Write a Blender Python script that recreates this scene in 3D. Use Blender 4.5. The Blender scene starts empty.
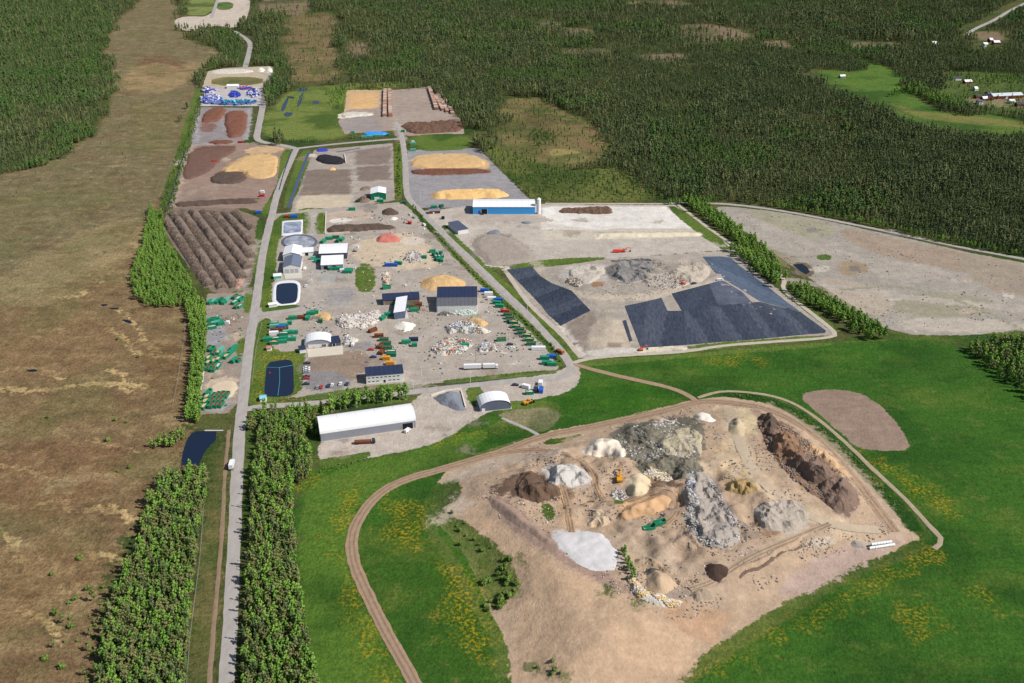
import bpy, math, random
import numpy as np
from mathutils import Vector
from mathutils.geometry import delaunay_2d_cdt
R=math.radians
rng=np.random.default_rng(7); random.seed(7)
scn=bpy.context.scene; COL=scn.collection

# ------------------------------------------------------------ camera, sky, sun
F,CX,CY,PITCH,CAMH=1000.0,512.0,341.5,R(26.6),340.0
cam=bpy.data.cameras.new('camera'); co=bpy.data.objects.new('camera',cam); COL.objects.link(co)
co.location=(0,0,CAMH); co.rotation_euler=(R(90)-PITCH,0,0)
cam.sensor_width=36; cam.lens=36*F/1024; cam.clip_start=1; cam.clip_end=60000
scn.camera=co
SUN_EL=R(46); SUN_AZ=R(106)      # azimuth clockwise from +Y: the sun stands right of the camera, a little behind it
w=bpy.data.worlds.new('World'); scn.world=w; w.use_nodes=True
nt=w.node_tree; bg=nt.nodes['Background']; sky=nt.nodes.new('ShaderNodeTexSky')
sky.sky_type='NISHITA'; sky.sun_disc=False; sky.sun_elevation=SUN_EL; sky.sun_rotation=SUN_AZ
nt.links.new(sky.outputs[0],bg.inputs[0]); bg.inputs[1].default_value=0.07
sl=bpy.data.lights.new('sun','SUN'); sl.energy=4.4; sl.angle=R(0.5); sl.color=(1,.965,.925)
so=bpy.data.objects.new('sun',sl); COL.objects.link(so)
sd=Vector((math.sin(SUN_AZ)*math.cos(SUN_EL),math.cos(SUN_AZ)*math.cos(SUN_EL),math.sin(SUN_EL)))
so.rotation_euler=sd.to_track_quat('Z','Y').to_euler(); so.location=(400,-200,600)
scn.view_settings.view_transform='Standard'; scn.view_settings.look='None'
scn.view_settings.exposure=0.12; scn.view_settings.gamma=1
scn.cycles.max_bounces=5; scn.cycles.diffuse_bounces=2; scn.cycles.transparent_max_bounces=6

# ------------------------------------------------------------ maths helpers
def S(r,g,b,k=1.0):
    f=lambda v:(v/255/12.92 if v<10.3 else ((v/255+.055)/1.055)**2.4)
    return (f(r)*k,f(g)*k,f(b)*k)
sP,cP=math.sin(PITCH),math.cos(PITCH)
def G(px,py,z=0.0):
    x=(px-CX)/F; v=-(py-CY)/F
    dx,dy,dz=x,cP+v*sP,-sP+v*cP
    t=(z-CAMH)/dz
    return (dx*t,dy*t)
def W(pts): return np.array([G(*p) for p in pts])
def chaikin(p,n=2,closed=True):
    p=np.asarray(p,float)
    for _ in range(n):
        if closed:
            q=np.roll(p,-1,0); a=.75*p+.25*q; b=.25*p+.75*q
            p=np.stack([a,b],1).reshape(-1,2)
        else:
            a=.75*p[:-1]+.25*p[1:]; b=.25*p[:-1]+.75*p[1:]
            p=np.vstack([p[:1],np.stack([a,b],1).reshape(-1,2),p[-1:]])
    return p
def segdist(x,y,a,b):
    ax,ay=a; dx,dy=b[0]-ax,b[1]-ay; L=dx*dx+dy*dy+1e-9
    t=np.clip(((x-ax)*dx+(y-ay)*dy)/L,0,1)
    return np.hypot(x-ax-t*dx,y-ay-t*dy)
def sdf(x,y,poly,margin=10.0):
    """signed distance in metres, positive inside, clipped to -margin outside the box"""
    out=np.full(x.shape,-margin,float)
    lo=poly.min(0)-margin; hi=poly.max(0)+margin
    m=(x>lo[0])&(x<hi[0])&(y>lo[1])&(y<hi[1])
    if not m.any(): return out
    X=x[m];Y=y[m]; d=np.full(X.shape,1e9); ins=np.zeros(X.shape,bool)
    n=len(poly)
    for i in range(n):
        a=poly[i];b=poly[(i+1)%n]
        d=np.minimum(d,segdist(X,Y,a,b))
        if a[1]!=b[1]:
            c=((a[1]>Y)!=(b[1]>Y))&(X<(b[0]-a[0])*(Y-a[1])/(b[1]-a[1])+a[0])
            ins^=c
    out[m]=np.maximum(np.where(ins,d,-d),-margin)
    return out
def linesdf(x,y,line,half,margin=10.0):
    out=np.full(x.shape,-margin,float); e=margin+half
    lo=line.min(0)-e; hi=line.max(0)+e
    m=(x>lo[0])&(x<hi[0])&(y>lo[1])&(y<hi[1])
    if not m.any(): return out
    X=x[m];Y=y[m]; d=np.full(X.shape,1e9)
    for i in range(len(line)-1): d=np.minimum(d,segdist(X,Y,line[i],line[i+1]))
    out[m]=np.maximum(half-d,-margin); return out
def _h(ix,iy,s):
    n=(ix.astype(np.int64)*374761393+iy.astype(np.int64)*668265263+s*974634777)&0x7fffffff
    n=((n^(n>>13))*1274126177)&0x7fffffff
    return ((n^(n>>16))&0xffff)/65535.0
def vnoise(x,y,s=0):
    ix=np.floor(x);iy=np.floor(y);fx=x-ix;fy=y-iy
    fx=fx*fx*(3-2*fx);fy=fy*fy*(3-2*fy)
    a=_h(ix,iy,s);b=_h(ix+1,iy,s);c=_h(ix,iy+1,s);d=_h(ix+1,iy+1,s)
    return (a*(1-fx)+b*fx)*(1-fy)+(c*(1-fx)+d*fx)*fy
def fbm(x,y,scale,octv=4,s=0):
    v=0;a=.5;t=0;x=x/scale;y=y/scale
    for o in range(octv):
        v=v+a*vnoise(x,y,s+o);t+=a;a*=.5;x=x*2.03+7;y=y*2.03+3
    return v/t-.5
def sst(t): t=np.clip(t,0,1); return t*t*(3-2*t)

# ------------------------------------------------------------ terrain height
MOUND=chaikin(W([(428,514),(456,541),(472,566),(491,616),(503,634),(506,683),(520,715),(580,730),(650,715),(700,664),(741,636),(795,604),(852,568),(896,557),(925,541),(905,520),(880,490),(850,455),(820,432),(790,414),(760,404),(730,400),(700,405),(650,414),(600,427),(540,438),(500,453),(450,468),(436,488)]),1)
LANDF=chaikin(W([(540,318),(582,357),(640,353),(700,346),(835,335),(800,308),(738,264),(712,256),(640,258),(560,264),(530,268),(508,270)]),1)
ROUGH=W([(610,430),(650,415),(700,412),(715,440),(705,470),(740,480),(800,500),(830,520),(760,545),(700,545),(672,510),(690,480),(640,460)])
CORE=W([(500,470),(560,455),(600,445),(690,462),(735,470),(755,500),(800,525),(770,550),(740,560),(700,590),(690,608),(650,600),(612,560),(560,530),(505,505)])
LOOPS=chaikin(W([(499,453),(546,450),(575,456),(594,472),(597,492),(610,506),(637,499),(654,490),(672,489),(680,500),(677,516),(662,527)]),1,False)
RIDGE=W([(755,412),(785,425),(820,445),(850,480),(858,500),(850,518),(820,500),(775,465),(765,440)])
PIT=W([(515,470),(560,472),(575,490),(545,502),(515,498)])
PIT2=W([(600,262),(690,262),(720,275),(700,288),(620,290),(585,282),(570,268)])
LHOLE=[]
def hgt(x,y):
    x=np.atleast_1d(np.asarray(x,float)); y=np.atleast_1d(np.asarray(y,float))
    z=np.zeros(x.shape)
    d=sdf(x,y,MOUND,1.0); m=d>0
    if m.any():
        X,Y,D=x[m],y[m],d[m]
        h=8.5*sst(D/42)
        h+=3.4*sst((D-14)/26)*fbm(X,Y,24,4,3)+1.0*sst(D/8)*fbm(X,Y,5,4,9)
        r=sst((sdf(X,Y,ROUGH,14)+4)/16); h+=r*(2.2+7*fbm(X,Y,17,4,21)+3.2*fbm(X,Y,5,3,31))
        r=sst((sdf(X,Y,CORE,14)+6)/18); rg=1-np.abs(fbm(X,Y,22,4,71))*4; h+=r*(3.6*(np.clip(rg,-.5,1)-.4)+6.5*fbm(X,Y,12,4,73)+2.6*fbm(X,Y,3.5,3,75))
        q=linesdf(X,Y,LOOPS,2.6,6); h=h-1.1*r*sst((q+3)/4)
        r=sst((sdf(X,Y,RIDGE,14)+5)/14); h+=r*(3.0+8*fbm(X,Y,13,4,41)+3*fbm(X,Y,4,2,43))
        r=sst((sdf(X,Y,PIT,14)+6)/14); h+=r*(-1.5+5*fbm(X,Y,14,3,51))
        z[m]=h
    d=sdf(x,y,LANDF,1.0); m=d>0
    if m.any():
        X,Y,D=x[m],y[m],d[m]
        h=8.0*sst(D/55)
        r=sst((sdf(X,Y,PIT2,14)+8)/20); h+=r*(-2+12*fbm(X,Y,24,4,61)+5*fbm(X,Y,7,4,63)); h+=.7*sst(D/8)*fbm(X,Y,5,3,65)
        z[m]=h
    return z
def lift(ex,ey):
    """z = 0 points -> where the same sight line meets the terrain"""
    ex=np.atleast_1d(np.asarray(ex,float)); ey=np.atleast_1d(np.asarray(ey,float))
    z=np.zeros(ex.shape); z2=z
    for _ in range(7):
        k=(CAMH-z)/CAMH; z=.5*z+.5*hgt(ex*k,ey*k)
    k=(CAMH-z)/CAMH
    return np.stack([ex*k,ey*k,z],1)
def ragged(poly,amp,fs=7.0,step=1.6):
    out=[]
    for i in range(len(poly)):
        a,b=poly[i],poly[(i+1)%len(poly)]; n=max(1,int(np.hypot(*(b-a))/step))
        for j in range(n): out.append(a+(b-a)*j/n)
    p=np.array(out); return p+np.stack([fbm(p[:,0],p[:,1],fs,4,91),fbm(p[:,0]+50,p[:,1],fs,4,92)],1)*2*amp
def at(px,py):
    g=G(px,py); p=lift([g[0]],[g[1]])[0]; return Vector(p)

# ------------------------------------------------------------ materials
def nodes(m): m.use_nodes=True; n=m.node_tree; return n,n.nodes['Principled BSDF']
MATS={}
def mat(name,col,rough=.8,var=.25,scale=.6,metal=0.0,bump=.0,col2=None,stretch=None,spec=.3):
    if name in MATS: return MATS[name]
    m=bpy.data.materials.new(name); n,b=nodes(m); L=n.links.new
    b.inputs['Roughness'].default_value=rough; b.inputs['Metallic'].default_value=metal
    b.inputs['Specular IOR Level'].default_value=spec
    g=n.nodes.new('ShaderNodeNewGeometry'); mp=n.nodes.new('ShaderNodeMapping')
    L(g.outputs['Position'],mp.inputs[0])
    if stretch: mp.inputs['Scale'].default_value=stretch
    t=n.nodes.new('ShaderNodeTexNoise'); t.inputs['Scale'].default_value=scale*(.35 if bump>=.3 else 1); t.inputs['Detail'].default_value=9; t.inputs['Roughness'].default_value=.66
    L(mp.outputs[0],t.inputs['Vector'])
    r=n.nodes.new('ShaderNodeMapRange'); r.inputs[1].default_value=.3; r.inputs[2].default_value=.7
    L(t.outputs[0],r.inputs[0])
    mx=n.nodes.new('ShaderNodeMix'); mx.data_type='RGBA'
    c2=col2 or tuple(c*(1-var) for c in col); c1=tuple(min(1,c*(1+var*.5)) for c in col) if not col2 else col
    mx.inputs[6].default_value=(*c1,1); mx.inputs[7].default_value=(*c2,1)
    L(r.outputs[0],mx.inputs[0]); L(mx.outputs[2],b.inputs['Base Color'])
    if bump:
        tb=n.nodes.new('ShaderNodeTexNoise'); tb.inputs['Scale'].default_value=scale; tb.inputs['Detail'].default_value=6; L(mp.outputs[0],tb.inputs['Vector'])
        bp=n.nodes.new('ShaderNodeBump'); bp.inputs['Strength'].default_value=min(1,bump*1.6); bp.inputs['Distance'].default_value=1.1
        L(tb.outputs[0],bp.inputs['Height']); L(bp.outputs[0],b.inputs['Normal'])
    MATS[name]=m; return m
def leafmat(name,c1,c2):
    m=bpy.data.materials.new(name); n,b=nodes(m); L=n.links.new
    b.inputs['Roughness'].default_value=.75; b.inputs['Specular IOR Level'].default_value=.15
    oi=n.nodes.new('ShaderNodeObjectInfo')
    g=n.nodes.new('ShaderNodeNewGeometry'); t=n.nodes.new('ShaderNodeTexNoise'); t.inputs['Scale'].default_value=.018; t.inputs['Detail'].default_value=4
    L(g.outputs['Position'],t.inputs['Vector'])
    t2=n.nodes.new('ShaderNodeTexNoise'); t2.inputs['Scale'].default_value=.6; L(g.outputs['Position'],t2.inputs['Vector'])
    a=n.nodes.new('ShaderNodeMath'); a.operation='MULTIPLY_ADD'; a.inputs[1].default_value=1.6; a.inputs[2].default_value=-.55
    L(t.outputs[0],a.inputs[0])
    a2=n.nodes.new('ShaderNodeMath'); a2.operation='MULTIPLY_ADD'; a2.inputs[1].default_value=.65; L(oi.outputs['Random'],a2.inputs[0]); L(a.outputs[0],a2.inputs[2])
    a3=n.nodes.new('ShaderNodeMath'); a3.operation='MULTIPLY_ADD'; a3.inputs[1].default_value=.5; L(t2.outputs[0],a3.inputs[0]); L(a2.outputs[0],a3.inputs[2])
    a3.use_clamp=True
    a4=n.nodes.new('ShaderNodeMath'); a4.operation='SUBTRACT'; a4.inputs[1].default_value=.2; a4.use_clamp=True; L(a3.outputs[0],a4.inputs[0])
    mx=n.nodes.new('ShaderNodeMix'); mx.data_type='RGBA'; mx.inputs[6].default_value=(*c1,1); mx.inputs[7].default_value=(*c2,1)
    L(a4.outputs[0],mx.inputs[0]); L(mx.outputs[2],b.inputs['Base Color'])
    return m
def colmat(name,rough=.7):
    m=bpy.data.materials.new(name); n,b=nodes(m)
    a=n.nodes.new('ShaderNodeAttribute'); a.attribute_name='tint'
    n.links.new(a.outputs['Color'],b.inputs['Base Color']); b.inputs['Roughness'].default_value=rough
    b.inputs['Specular IOR Level'].default_value=.25
    return m
def watermat(name,col,rough=.08):
    m=bpy.data.materials.new(name); n,b=nodes(m)
    b.inputs['Base Color'].default_value=(*col,1); b.inputs['Roughness'].default_value=rough
    t=n.nodes.new('ShaderNodeTexNoise'); t.inputs['Scale'].default_value=1.2; bp=n.nodes.new('ShaderNodeBump'); bp.inputs['Strength'].default_value=.05
    g=n.nodes.new('ShaderNodeNewGeometry'); n.links.new(g.outputs['Position'],t.inputs['Vector'])
    n.links.new(t.outputs[0],bp.inputs['Height']); n.links.new(bp.outputs[0],b.inputs['Normal'])
    return m

# ------------------------------------------------------------ object helpers
def props(o,label=None,cat=None,group=None,kind=None):
    if label: o['label']=label
    if cat: o['category']=cat
    if group: o['group']=group
    if kind: o['kind']=kind
    return o
def mesh(name,v,f,m=None,smooth=False):
    me=bpy.data.meshes.new(name); me.from_pydata([tuple(p) for p in v],[],[tuple(q) for q in f]); me.update()
    if m is not None:
        for q in (m if isinstance(m,(list,tuple)) else [m]): me.materials.append(q)
    if smooth: me.polygons.foreach_set('use_smooth',[True]*len(me.polygons))
    return me
def obj(name,me,parent=None,loc=None,rz=0):
    o=bpy.data.objects.new(name,me); COL.objects.link(o)
    if parent: o.parent=parent
    if loc is not None: o.location=loc
    if rz: o.rotation_euler[2]=rz
    return o
def thing(name,label,cat,loc=(0,0,0),rz=0,group=None):
    o=obj(name,None,None,loc,rz); o.empty_display_size=1; return props(o,label,cat,group)
def copy_tree(o,parent=None):
    c=o.copy(); COL.objects.link(c); c.parent=parent
    for ch in KIDS.get(o.as_pointer(),[]): copy_tree(ch,c)
    return c
KIDS={}
def protos(root):
    KIDS.clear()
    for o in COL.objects:
        if o.parent: KIDS.setdefault(o.parent.as_pointer(),[]).append(o)
class MB:
    def __init__(s): s.v=[];s.f=[];s.c=[]
    def box(s,x0,x1,y0,y1,z0,z1,col=None,taper=0,top=True):
        n=len(s.v); t=taper
        s.v+=[(x0,y0,z0),(x1,y0,z0),(x1,y1,z0),(x0,y1,z0),(x0+t,y0+t,z1),(x1-t,y0+t,z1),(x1-t,y1-t,z1),(x0+t,y1-t,z1)]
        F_=[(0,1,5,4),(1,2,6,5),(2,3,7,6),(3,0,4,7),(3,2,1,0)]+([(4,5,6,7)] if top else [])
        s.f+=[tuple(n+i for i in q) for q in F_]; s.c+=[col or (1,1,1)]*8; return s
    def obox(s,c,h,rot,col=None,tilt=0):
        n=len(s.v); ca,sa=math.cos(rot),math.sin(rot); ct,st=math.cos(tilt),math.sin(tilt)
        for k in range(8):
            x=h[0]*(1 if k&1 else -1); y=h[1]*(1 if k&2 else -1); z=h[2]*(1 if k&4 else -1)
            x,z=x*ct-z*st,x*st+z*ct
            s.v.append((c[0]+x*ca-y*sa,c[1]+x*sa+y*ca,c[2]+z))
        s.f+=[tuple(n+i for i in q) for q in [(0,2,3,1),(4,5,7,6),(0,1,5,4),(2,6,7,3),(0,4,6,2),(1,3,7,5)]]
        s.c+=[col or (1,1,1)]*8; return s
    def cyl(s,p,q,r,r2=None,n=10,col=None,caps=True):
        r2=r if r2 is None else r2
        p,q=Vector(p),Vector(q); d=(q-p).normalized(); a=d.orthogonal().normalized(); b=d.cross(a); k=len(s.v)
        for c,rr in ((p,r),(q,r2)):
            for i in range(n):
                t=2*math.pi*i/n; s.v.append(tuple(c+a*math.cos(t)*rr+b*math.sin(t)*rr))
        for i in range(n): j=(i+1)%n; s.f.append((k+i,k+j,k+n+j,k+n+i))
        if caps: s.f.append(tuple(k+i for i in range(n))[::-1]); s.f.append(tuple(k+n+i for i in range(n)))
        s.c+=[col or (1,1,1)]*(2*n); return s
    def poly(s,pts,col=None):
        n=len(s.v); s.v+=[tuple(p) for p in pts]; s.f.append(tuple(range(n,n+len(pts)))); s.c+=[col or (1,1,1)]*len(pts); return s
    def extr(s,prof,y0,y1,col=None):
        """side profile (x,z) extruded along y"""
        n=len(s.v); k=len(prof)
        s.v+=[(x,y0,z) for x,z in prof]+[(x,y1,z) for x,z in prof]
        s.f.append(tuple(range(n,n+k))); s.f.append(tuple(range(n+2*k-1,n+k-1,-1)))
        for i in range(k): j=(i+1)%k; s.f.append((n+j,n+i,n+k+i,n+k+j))
        s.c+=[col or (1,1,1)]*(2*k); return s
    def me(s,name,m,tint=False,smooth=False):
        e=mesh(name,s.v,s.f,m,smooth)
        if tint:
            a=e.attributes.new('tint','FLOAT_COLOR','POINT')
            a.data.foreach_set('color',np.array([(*c,1) for c in s.c],np.float32).ravel())
        return e
def cdt(poly,spacing,extra=None):
    lo=poly.min(0);hi=poly.max(0)
    xs=np.arange(lo[0],hi[0],spacing);ys=np.arange(lo[1],hi[1],spacing)
    if len(xs) and len(ys):
        X,Y=np.meshgrid(xs,ys); X=X.ravel()+rng.uniform(-.25,.25,X.size)*spacing; Y=Y.ravel()+rng.uniform(-.25,.25,Y.size)*spacing
        k=sdf(X,Y,poly,1)>spacing*.35; P=np.stack([X[k],Y[k]],1)
    else: P=np.zeros((0,2))
    # subdivide outline
    out=[]
    for i in range(len(poly)):
        a,b=poly[i],poly[(i+1)%len(poly)]; n=max(1,int(np.hypot(*(b-a))/(spacing*1.2)))
        for j in range(n): out.append(a+(b-a)*j/n)
    n=len(out); V=[Vector(p) for p in out]+[Vector(p) for p in P]
    r=delaunay_2d_cdt(V,[(i,(i+1)%n) for i in range(n)],[],1,1e-4)
    return np.array([tuple(v) for v in r[0]]),[tuple(f) for f in r[2]]
def ccw(v,f):
    out=[]
    for q in f:
        a,b,c=(v[q[0]],v[q[1]],v[q[2]])
        out.append(q if (b[0]-a[0])*(c[1]-a[1])-(b[1]-a[1])*(c[0]-a[0])>0 else q[::-1])
    return out
def drape(name,pxpoly,m,dz=.06,spacing=4,smooth=0,parent=None,kind='structure',rag=0,flat=None):
    poly=W(pxpoly) 
    if smooth: poly=chaikin(poly,smooth)
    v,f=cdt(poly,spacing); f=ccw(v,f)
    P=lift(v[:,0],v[:,1]); P[:,2]+=dz
    if flat is not None: P[:,2]=P[:,2].min()+flat
    o=obj(name,mesh(name,P,f,m,True),parent)
    if kind: o['kind']=kind
    return o
def road(name,pxline,width,m,dz=.08,camber=.0,w2=None,ruts=None):
    l=W(pxline); l=chaikin(l,2,False)
    # resample
    d=np.r_[0,np.cumsum(np.hypot(*np.diff(l,axis=0).T))]; n=max(2,int(d[-1]/2.5 if ruts else d[-1]/6)); t=np.linspace(0,d[-1],n)
    c=np.stack([np.interp(t,d,l[:,0]),np.interp(t,d,l[:,1])],1)
    tg=np.gradient(c,axis=0); tg/=np.hypot(*tg.T)[:,None]; nn=np.stack([-tg[:,1],tg[:,0]],1)
    ww=np.linspace(width,w2 or width,n)*(1+.10*fbm(c[:,0],c[:,1],9,3,77))
    rows=[]
    for k,off in enumerate((-.5,-.25,0,.25,.5)):
        p=c+nn*(ww*off+ (fbm(c[:,0],c[:,1],4,2,k)*.9 if abs(off)==.5 else 0))[:,None]
        q=lift(p[:,0],p[:,1]); q[:,2]+=dz+(.05 if abs(off)<.5 else -.03); rows.append(q)
    V=np.concatenate(rows); fs=[]
    for k in range(4):
        for i in range(n-1): fs.append((k*n+i,k*n+i+1,(k+1)*n+i+1,(k+1)*n+i)[::-1])
    o=obj(name,mesh(name,V,fs,m,True)); o['kind']='structure'; 
    if ruts:
        for sgn in (-1,1):
            q=[]; 
            for off in (sgn*width*.2-.45,sgn*width*.2+.45):
                p=c+nn*(off+.7*fbm(c[:,0],c[:,1],14,3,5+sgn))[:,None]; r_=lift(p[:,0],p[:,1]); r_[:,2]+=dz+.09; q.append(r_)
            rr=obj('wheel_rut',mesh('wheel_rut',np.concatenate(q),[(i,i+n,i+1+n,i+1)[::-1] for i in range(n-1)],ruts,True),o)
    return o

# ------------------------------------------------------------ painted regions of the one ground sheet (metres, by class)
# layer, pixel outline (traced at ground level), colour, texture code (0 soil, 1 plants, 2 bog), smooth
SOIL=S(172,160,147)
REG=[]
def reg(layer,pts,col,tex=0,sm=1): REG.append((layer,chaikin(W(pts),sm) if sm else W(pts),col,tex))
def regl(layer,pts,half,col,tex=0): REG.append((layer,('L',chaikin(W(pts),1,False),half),col,tex))
BOG1=S(126,104,74); BOG2=S(118,107,78); OL=S(112,116,62); MEAD=S(60,98,32)
# V: broad land cover
reg('v',[(-120,760),(-120,185),(0,168),(60,157),(108,122),(112,85),(100,50),(118,20),(140,0),(160,-20),(180,-5),(178,22),(188,42),(222,50),(217,62),(205,75),(197,95),(190,120),(180,150),(168,195),(160,225),(185,300),(205,330),(200,380),(190,430),(190,470),(150,500),(115,560),(100,600),(100,760)],BOG1,2)
reg('v',[(-120,330),(-120,185),(0,168),(60,157),(108,122),(112,85),(100,50),(118,20),(140,0),(160,-20),(180,-5),(178,22),(188,42),(222,50),(217,62),(205,75),(197,95),(190,120),(180,150),(160,205),(110,255),(40,300)],BOG2,2)
reg('v',[(120,70),(215,58),(200,80),(150,90),(122,90)],S(140,122,88),2)
reg('v',[(135,55),(185,58),(180,75),(140,78)],S(118,92,68),2)
reg('v',[(283,12),(340,12),(334,45),(345,82),(290,92),(285,60)],S(122,104,74),1)
reg('v',[(503,96),(545,100),(575,116),(612,138),(600,165),(560,172),(515,170),(500,140),(498,115)],S(120,108,70),1)
reg('v',[(470,128),(505,150),(560,168),(620,165),(640,185),(660,200),(540,202),(525,192),(500,172)],S(104,108,56),1)
for p in [[(537,19),(562,22),(558,33),(540,30)],[(561,28),(593,29),(594,37),(565,36)],[(561,49),(611,48),(612,57),(570,58)],[(639,53),(688,54),(688,63),(645,62)],[(625,1),(688,0),(686,9),(632,9)],[(677,26),(702,23),(735,28),(754,38),(745,44),(690,44)],[(763,41),(789,41),(789,50),(765,49)],[(850,42),(902,42),(900,49),(855,51)],[(972,31),(1004,32),(1002,42),(975,39)],[(340,40),(372,44),(370,58),(350,56)],[(255,-2),(310,-2),(312,14),(262,16)]]:
    reg('v',p,S(128,110,88),1)
reg('v',[(812,71),(836,70),(858,74),(860,57),(877,62),(918,82),(906,90),(921,101),(937,111),(975,114),(1004,115),(1024,122),(1070,133),(1070,144),(1024,129),(969,128),(918,120),(902,110),(868,93),(839,83)],S(84,112,46),1)
reg('v',[(812,71),(868,93),(918,120),(969,128),(1024,129),(1070,146),(1070,156),(1024,140),(969,139),(918,132),(880,112),(839,92)],S(84,108,46),1)
reg('v',[(880,100),(920,112),(970,116),(1024,122),(1070,135),(1024,127),(960,124),(910,115)],S(120,118,66),1)
reg('v',[(930,72),(1040,72),(1060,90),(1050,118),(950,108)],S(84,98,50),1)
reg('v',[(962,96),(1035,96),(1040,106),(1000,108),(968,104)],S(130,122,90),1)
reg('v',[(590,360),(700,351),(835,341),(880,337),(930,336),(965,345),(1010,372),(1120,430),(1120,840),(280,840),(288,700),(296,600),(291,500),(312,464),(330,462),(420,446),(470,420),(540,398),(575,368)],MEAD,1)
reg('v',[(560,396),(600,382),(660,384),(690,396),(660,404),(600,412),(560,414)],S(56,98,26),1)
reg('v',[(296,500),(330,470),(440,440),(500,425),(450,470),(360,500),(345,540),(352,590),(420,700),(330,760),(305,640)],S(82,112,40),1)
reg('v',[(355,560),(370,530),(420,490),(440,500),(430,530),(470,590),(500,650),(505,720),(440,720),(400,650)],S(58,92,30),1)
reg('v',[(262,137),(262,115),(275,108),(285,93),(300,88),(330,84),(400,82),(425,84),(392,90),(347,90),(345,112),(352,130),(340,139),(300,141)],S(112,124,62),1)
reg('v',[(207,460),(230,436),(222,560),(214,700),(184,700),(200,540)],S(112,104,64),1)
reg('v',[(240,404),(330,398),(330,440),(318,466),(300,480),(240,560)],S(80,96,44),1)
reg('v',[(640,336),(680,350),(900,338),(940,334),(1040,330),(1060,350),(960,346),(930,338),(835,343),(690,354)],S(84,102,44),1)
# P: parcels
TAN=S(176,152,126)
reg('p',[(174,20),(185,16),(211,17),(217,0),(222,-14),(251,-14),(249,18),(236,28),(226,27),(215,25),(200,31),(185,31),(175,26)],S(190,176,160))
reg('p',[(208,71),(226,68),(273,66),(275,72),(266,88),(202,88)],S(180,166,144),0,0)
reg('p',[(200,88),(264,87),(260,106),(196,106)],S(182,176,174),0,0)
reg('p',[(194,107),(253,108),(248,139),(232,145),(189,146)],S(142,134,132),0,0)
reg('p',[(184,147),(240,143),(292,147),(284,170),(273,192),(262,212),(245,208),(172,208),(170,196),(177,170)],S(146,124,110),0,0)
reg('p',[(164,214),(172,206),(258,210),(259,240),(255,280),(240,290),(222,295),(208,290),(190,268),(165,235)],S(128,112,98))
reg('p',[(207,294),(232,293),(252,291),(249,330),(246,360),(240,400),(228,413),(193,415),(203,370),(205,340)],S(150,136,124),0,0)
reg('p',[(314,150),(350,147),(393,143),(395,200),(330,211),(290,214),(296,190)],S(160,149,138),0,0)
reg('p',[(347,90),(382,90),(380,110),(344,113)],S(190,160,124),0,0)
reg('p',[(381,90),(395,90),(427,87),(452,112),(460,119),(465,134),(408,136),(400,130),(345,134),(338,122),(345,110),(380,108)],S(158,142,130),0,0)
reg('p',[(407,150),(478,148),(500,170),(530,200),(532,207),(412,208),(407,180)],S(146,142,142),0,0)
reg('p',[(414,212),(470,206),(540,204),(675,205),(735,249),(590,260),(500,268),(480,264),(440,230)],S(180,170,158),0,0)
reg('p',[(500,268),(530,262),(620,258),(735,250),(760,275),(838,335),(700,350),(585,360),(548,322)],S(164,154,142),0,0)
reg('p',[(722,206),(773,211),(824,220),(877,232),(928,243),(975,254),(1030,264),(1080,275),(1080,338),(1024,329),(970,336),(892,334),(860,310),(820,285),(800,272),(770,250),(735,225),(715,208)],S(158,150,138),0,1)
reg('p',[(275,214),(400,202),(412,210),(480,270),(532,320),(556,346),(562,360),(556,372),(450,382),(380,388),(300,397),(262,400),(254,330),(262,290)],S(166,155,143),0,0)
reg('p',[(318,438),(318,464),(345,463),(380,456),(420,448),(447,438),(468,424),(484,414),(512,403),(575,392),(582,372),(575,360),(560,372),(470,384),(412,392),(412,430)],S(180,168,155),0,1)
reg('p',[(425,512),(456,541),(472,566),(491,616),(503,634),(506,690),(506,760),(640,760),(700,668),(741,640),(795,607),(852,571),(896,560),(927,543),(905,518),(880,486),(850,452),(820,428),(790,410),(760,400),(730,396),(700,399),(650,410),(600,422),(540,433),(500,447),(450,464),(434,488)],S(174,150,126),0,1)
reg('p',[(796,394),(827,389),(852,391),(871,398),(890,414),(906,436),(910,450),(887,451),(859,449),(840,432),(821,416)],S(142,122,106),0,1)
for p_,c_ in [([(306,170),(352,169),(352,194),(299,195)],S(128,114,102)),([(351,151),(392,146),(390,164),(353,165)],S(132,118,108)),([(356,167),(389,165),(391,180),(358,181)],S(126,112,102)),([(299,196),(352,195),(352,206),(295,211)],S(196,180,156)),([(350,94),(377,93),(376,108),(350,109)],S(204,166,118)),([(543,207),(665,206),(693,228),(540,230)],S(212,206,196)),([(540,230),(693,229),(700,236),(545,240)],S(192,182,164))]: reg('p',p_,c_,0,0)
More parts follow.
